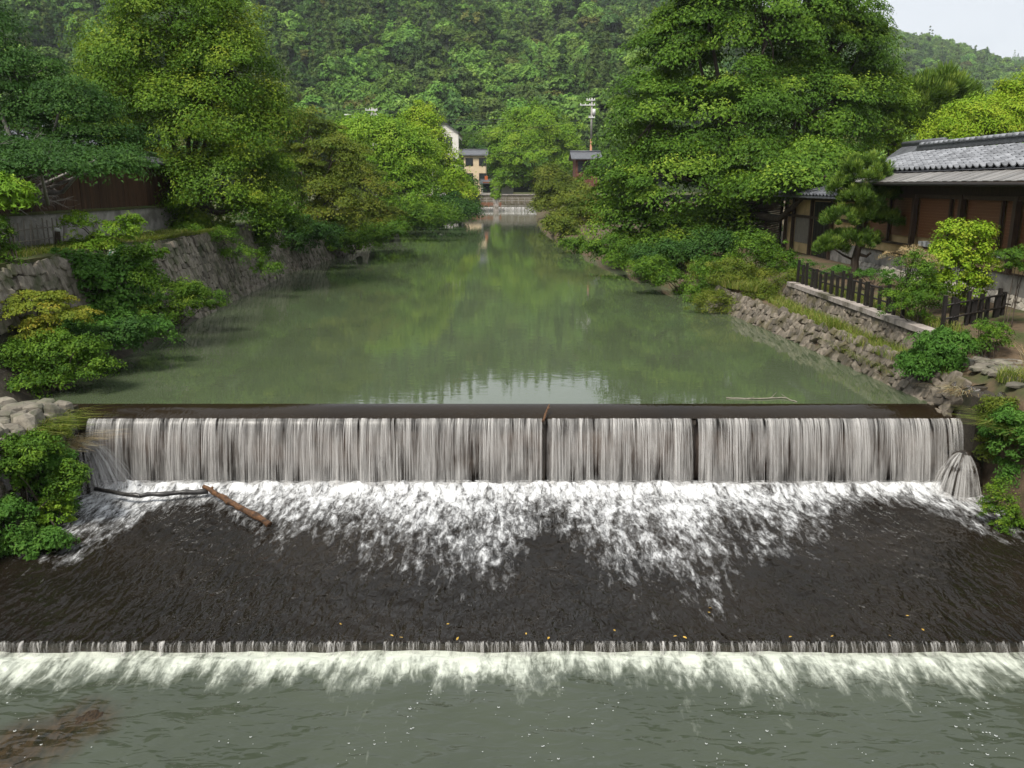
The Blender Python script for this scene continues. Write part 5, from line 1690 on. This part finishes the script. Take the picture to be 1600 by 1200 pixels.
# ------------------------------------------------------------------ far houses, poles, wires
def wbox(px0, px1, py0, py1, Y):
    a, b = at(px0, py1, Y), at(px1, py0, Y)
    return a.x, b.x, a.z, b.z
x0, x1, z0, z1 = wbox(722, 762, 238, 300, 205)
simple_house('house', 'beige two storey house beyond the far weir', x0 + .5, x1 - .5, 205, 213, 3.1, z1 - .6, z1 + .6, 'beige_wall', 'roof_grey', 'x', .6,
             [('s', x0 + 1.0, x0 + 2.6, z1 - 3, z1 - 1.4), ('s', x0 + 4.2, x0 + 5.8, z1 - 3, z1 - 1.4), ('s', x0 + 4.2, x0 + 5.8, z1 - 6.5, z1 - 4.9), ('s', x0 + 1.0, x0 + 2.6, z1 - 6.5, z1 - 4.9)])
x0, x1, z0, z1 = wbox(688, 716, 207, 240, 178)
simple_house('house', 'tall white gabled house above the trees on the left bank', x0 - 2, x1, 178, 192, 3.1, z1, z1 + 1.9, 'white_wall', 'roof_grey', 'y', .4,
             [('e', 179.5 + i * 3.2, 181.2 + i * 3.2, z1 - 3 - 3 * j, z1 - 1.2 - 3 * j) for i in range(4) for j in range(2)] + [('s', x1 - 2.6, x1 - 1.4, z1 - 2.6, z1 - 1.0)])
x0, x1, z0, z1 = wbox(899, 934, 247, 285, 132)
simple_house('house', 'dark red lookout house with low grey roof above the right bank', x0, x1, 132, 138, 2.0, z1, z1 + .9, 'red_wall', 'roof_grey', 'x', .7,
             [('s', x0 + .4 + i * .95, x0 + 1.15 + i * .95, z1 - 2.0, z1 - .5) for i in range(3)])
# small building and railings around the far weir
x0, x1, z0, z1 = wbox(752, 795, 293, 310, 196)
t = simple_house('shop', 'low white shop front under the far trees', x0, x1 + 1, 196, 202, 3.1, z1 + .8, z1 + 1.6, 'white_wall', 'roof_grey', 'x', .4, [('s', x0 + .5, x0 + 2.3, 3.6, 5.2), ('s', x0 + 3.5, x0 + 4.5, 3.4, 5.0)], 'shop')
mb = MB(); mb.box((x0 + 2.2, 195.4, 5.7), (3.6, 1.0, .3)); mb.build('awning', M['rust'], t)
mb = MB(); mb.box((x0 + 1.2, 195.2, 6.7), (.7, .15, .9)); mb.build('sign_board', M['orange'], t)
sg = thing('sluice_gate', 'rusty red sluice gate rail at the left end of the far weir', 'gate', (-7, 172.5, 0))
for z in (1.55, 1.2):
    mb = MB(); mb.box((-5.3, 172.4, z), (6.4, .2, .18)); mb.build('beam', M['rust'], sg)
for i in range(6):
    mb = MB(); mb.box((-8.3 + i * 1.2, 172.35, 1.2), (.14, .2, 1.0)); mb.build('post', M['rust'], sg)
p = at(775, 329, 168)
ip_ = thing('ivy_post', 'tall concrete post wrapped in green ivy at the far weir', 'post', (p.x, 168, 0))
mb = MB(); mb.box((p.x, 168, 2.8), (1.0, .9, 6.2)); mb.build('shaft', M['coping'], ip_)
V, F, rnd, C = crown_leaves(np.random.default_rng(4), [(p.x, 168, 4.8, .85, .75, 1.5), (p.x, 168, 3.2, .8, .7, 1.2)], 170, .4, 50, .24, flat=.9)
link('ivy', mesh_np('ivy', V - np.array((p.x, 168, 0)), F, M['leaf_bright'], False, {'rnd': rnd}), ip_)
fr = thing('railing', 'pale low railing above the far weir', 'railing', (1.5, 182.5, 1))
for z in (1.9, 2.4):
    mb = MB(); mb.box((0, 182.8, z), (14, .08, .09)); mb.build('rail', M['concrete'], fr)
for i in range(11):
    mb = MB(); mb.box((-6.8 + i * 1.36, 182.8, 1.8), (.1, .1, 1.3)); mb.build('post', M['concrete'], fr)

def pole(label, px, ytop, Y, zb, arms, mat2=None, r=.17):
    top = at(px, ytop, Y)
    t = thing('utility_pole', label, 'pole', (top.x, Y, zb))
    zm = zb + (top.z - zb) * .62
    mb = MB(); mb.tube([(top.x, Y, zm), (top.x, Y, top.z)], [r * .85, r * .7], 9); mb.build('shaft', M['pole'], t, True)
    mb = MB(); mb.tube([(top.x, Y, zb), (top.x, Y, zm)], [r, r * .85], 9); mb.build('lower_shaft', M[mat2 or 'pole'], t, True)
    for (dz, a, b) in arms:
        mb = MB(); mb.box((top.x + (a + b) / 2, Y - .2, top.z - dz), (b - a, .12, .14)); am = mb.build('crossarm', M['metal'], t)
        for q in np.linspace(a + .1, b - .1, 4):
            mb = MB(); mb.tube([(top.x + q, Y - .2, top.z - dz + .05), (top.x + q, Y - .2, top.z - dz + .3)], [.07, .05], 6); mb.build('insulator', M['white_paper'], am)
    mb = MB(); mb.tube([(top.x + .35, Y - .15, top.z - 2.6), (top.x + .35, Y - .15, top.z - 1.7)], .26, 9); mb.build('transformer', M['metal'], t, True)
    return top
pr = pole('tall utility pole with a rusty lower shaft and a long crossarm', 925, 153, 140, 2.0, [(1.1, -1.9, .5), (.35, -.9, .5), (3.0, -.5, .5)], 'pole_rust', .2)
pl = pole('utility pole top above the left bank trees', 581, 168, 135, 3.0, [(.4, -1.0, .9), (1.6, -1.0, .9)], None, .16)
pp = pole('twin utility pole beside the other left bank pole', 586, 170, 136.5, 3.0, [(1.0, -.7, .7)], None, .15)
lamp_top = at(553, 180, 130)
sl = thing('street_lamp', 'white street lamp on a bent arm over the left bank trees', 'street lamp', (lamp_top.x, 130, 3))
mb = MB(); mb.tube([(lamp_top.x, 130, 3), (lamp_top.x, 130, lamp_top.z), (lamp_top.x - .9, 130, lamp_top.z + .1)], [.09, .07, .05], 7); mb.build('pole', M['metal'], sl, True)
mb = MB(); mb.box((lamp_top.x - 1.1, 130, lamp_top.z + .08), (.6, .25, .14)); mb.build('lamp_head', M['white_paper'], sl)
def wire(label, a, b, sag, r=.025):
    a, b = Vector(a), Vector(b)
    pts = []
    for i in range(13):
        t = i / 12
        p = a.lerp(b, t)
        p.z -= sag * 4 * t * (1 - t)
        pts.append(p)
    mb = MB(); mb.tube(pts, r, 4)
    tag(mb.build('power_line', M['wire']), label, 'cable')
wire('thick sagging power cable from the left pole across the river', pl + Vector((.8, -.2, -.2)), at(790, 186, 165), .8, .05)
wire('second power cable just below the thick one over the river', pl + Vector((.8, -.2, -1.4)), at(790, 189, 165), .9, .04)
wire('thin cable from the white house to the rusty pole', at(700, 207, 160), pr + Vector((-.4, -.2, -3.0)), .9, .028)
wire('lowest thin cable crossing before the far round tree', at(700, 242, 150), pr + Vector((0, -.2, -7.0)), .5, .022)
wire('cable running left from the left pole towards the domed tree', pl + Vector((-.9, -.2, -.2)), at(440, 150, 110), .7, .03)
wire('lower cable running left from the left pole', pl + Vector((-.9, -.2, -1.4)), at(440, 156, 110), .8, .03)
wire('cable from the rusty pole into the great right tree', pr + Vector((.4, -.2, -.3)), at(985, 250, 120), .6, .025)

# ------------------------------------------------------------------ air
mb = MB(); mb.box((900, 1450, 198), (4900, 3060, 404))
hz = mb.build('haze', None)
hz['kind'] = 'stuff'
hm = bpy.data.materials.new('haze')
hm.use_nodes = True
hm.node_tree.nodes.clear()
ho = hm.node_tree.nodes.new('ShaderNodeOutputMaterial')
pv_ = hm.node_tree.nodes.new('ShaderNodeVolumePrincipled')
pv_.inputs['Color'].default_value = (.86, .93, 1.0, 1)
pv_.inputs['Density'].default_value = .00012
hm.node_tree.links.new(pv_.outputs[0], ho.inputs['Volume'])
hz.data.materials.append(hm)
SC.cycles.volume_bounces = 0
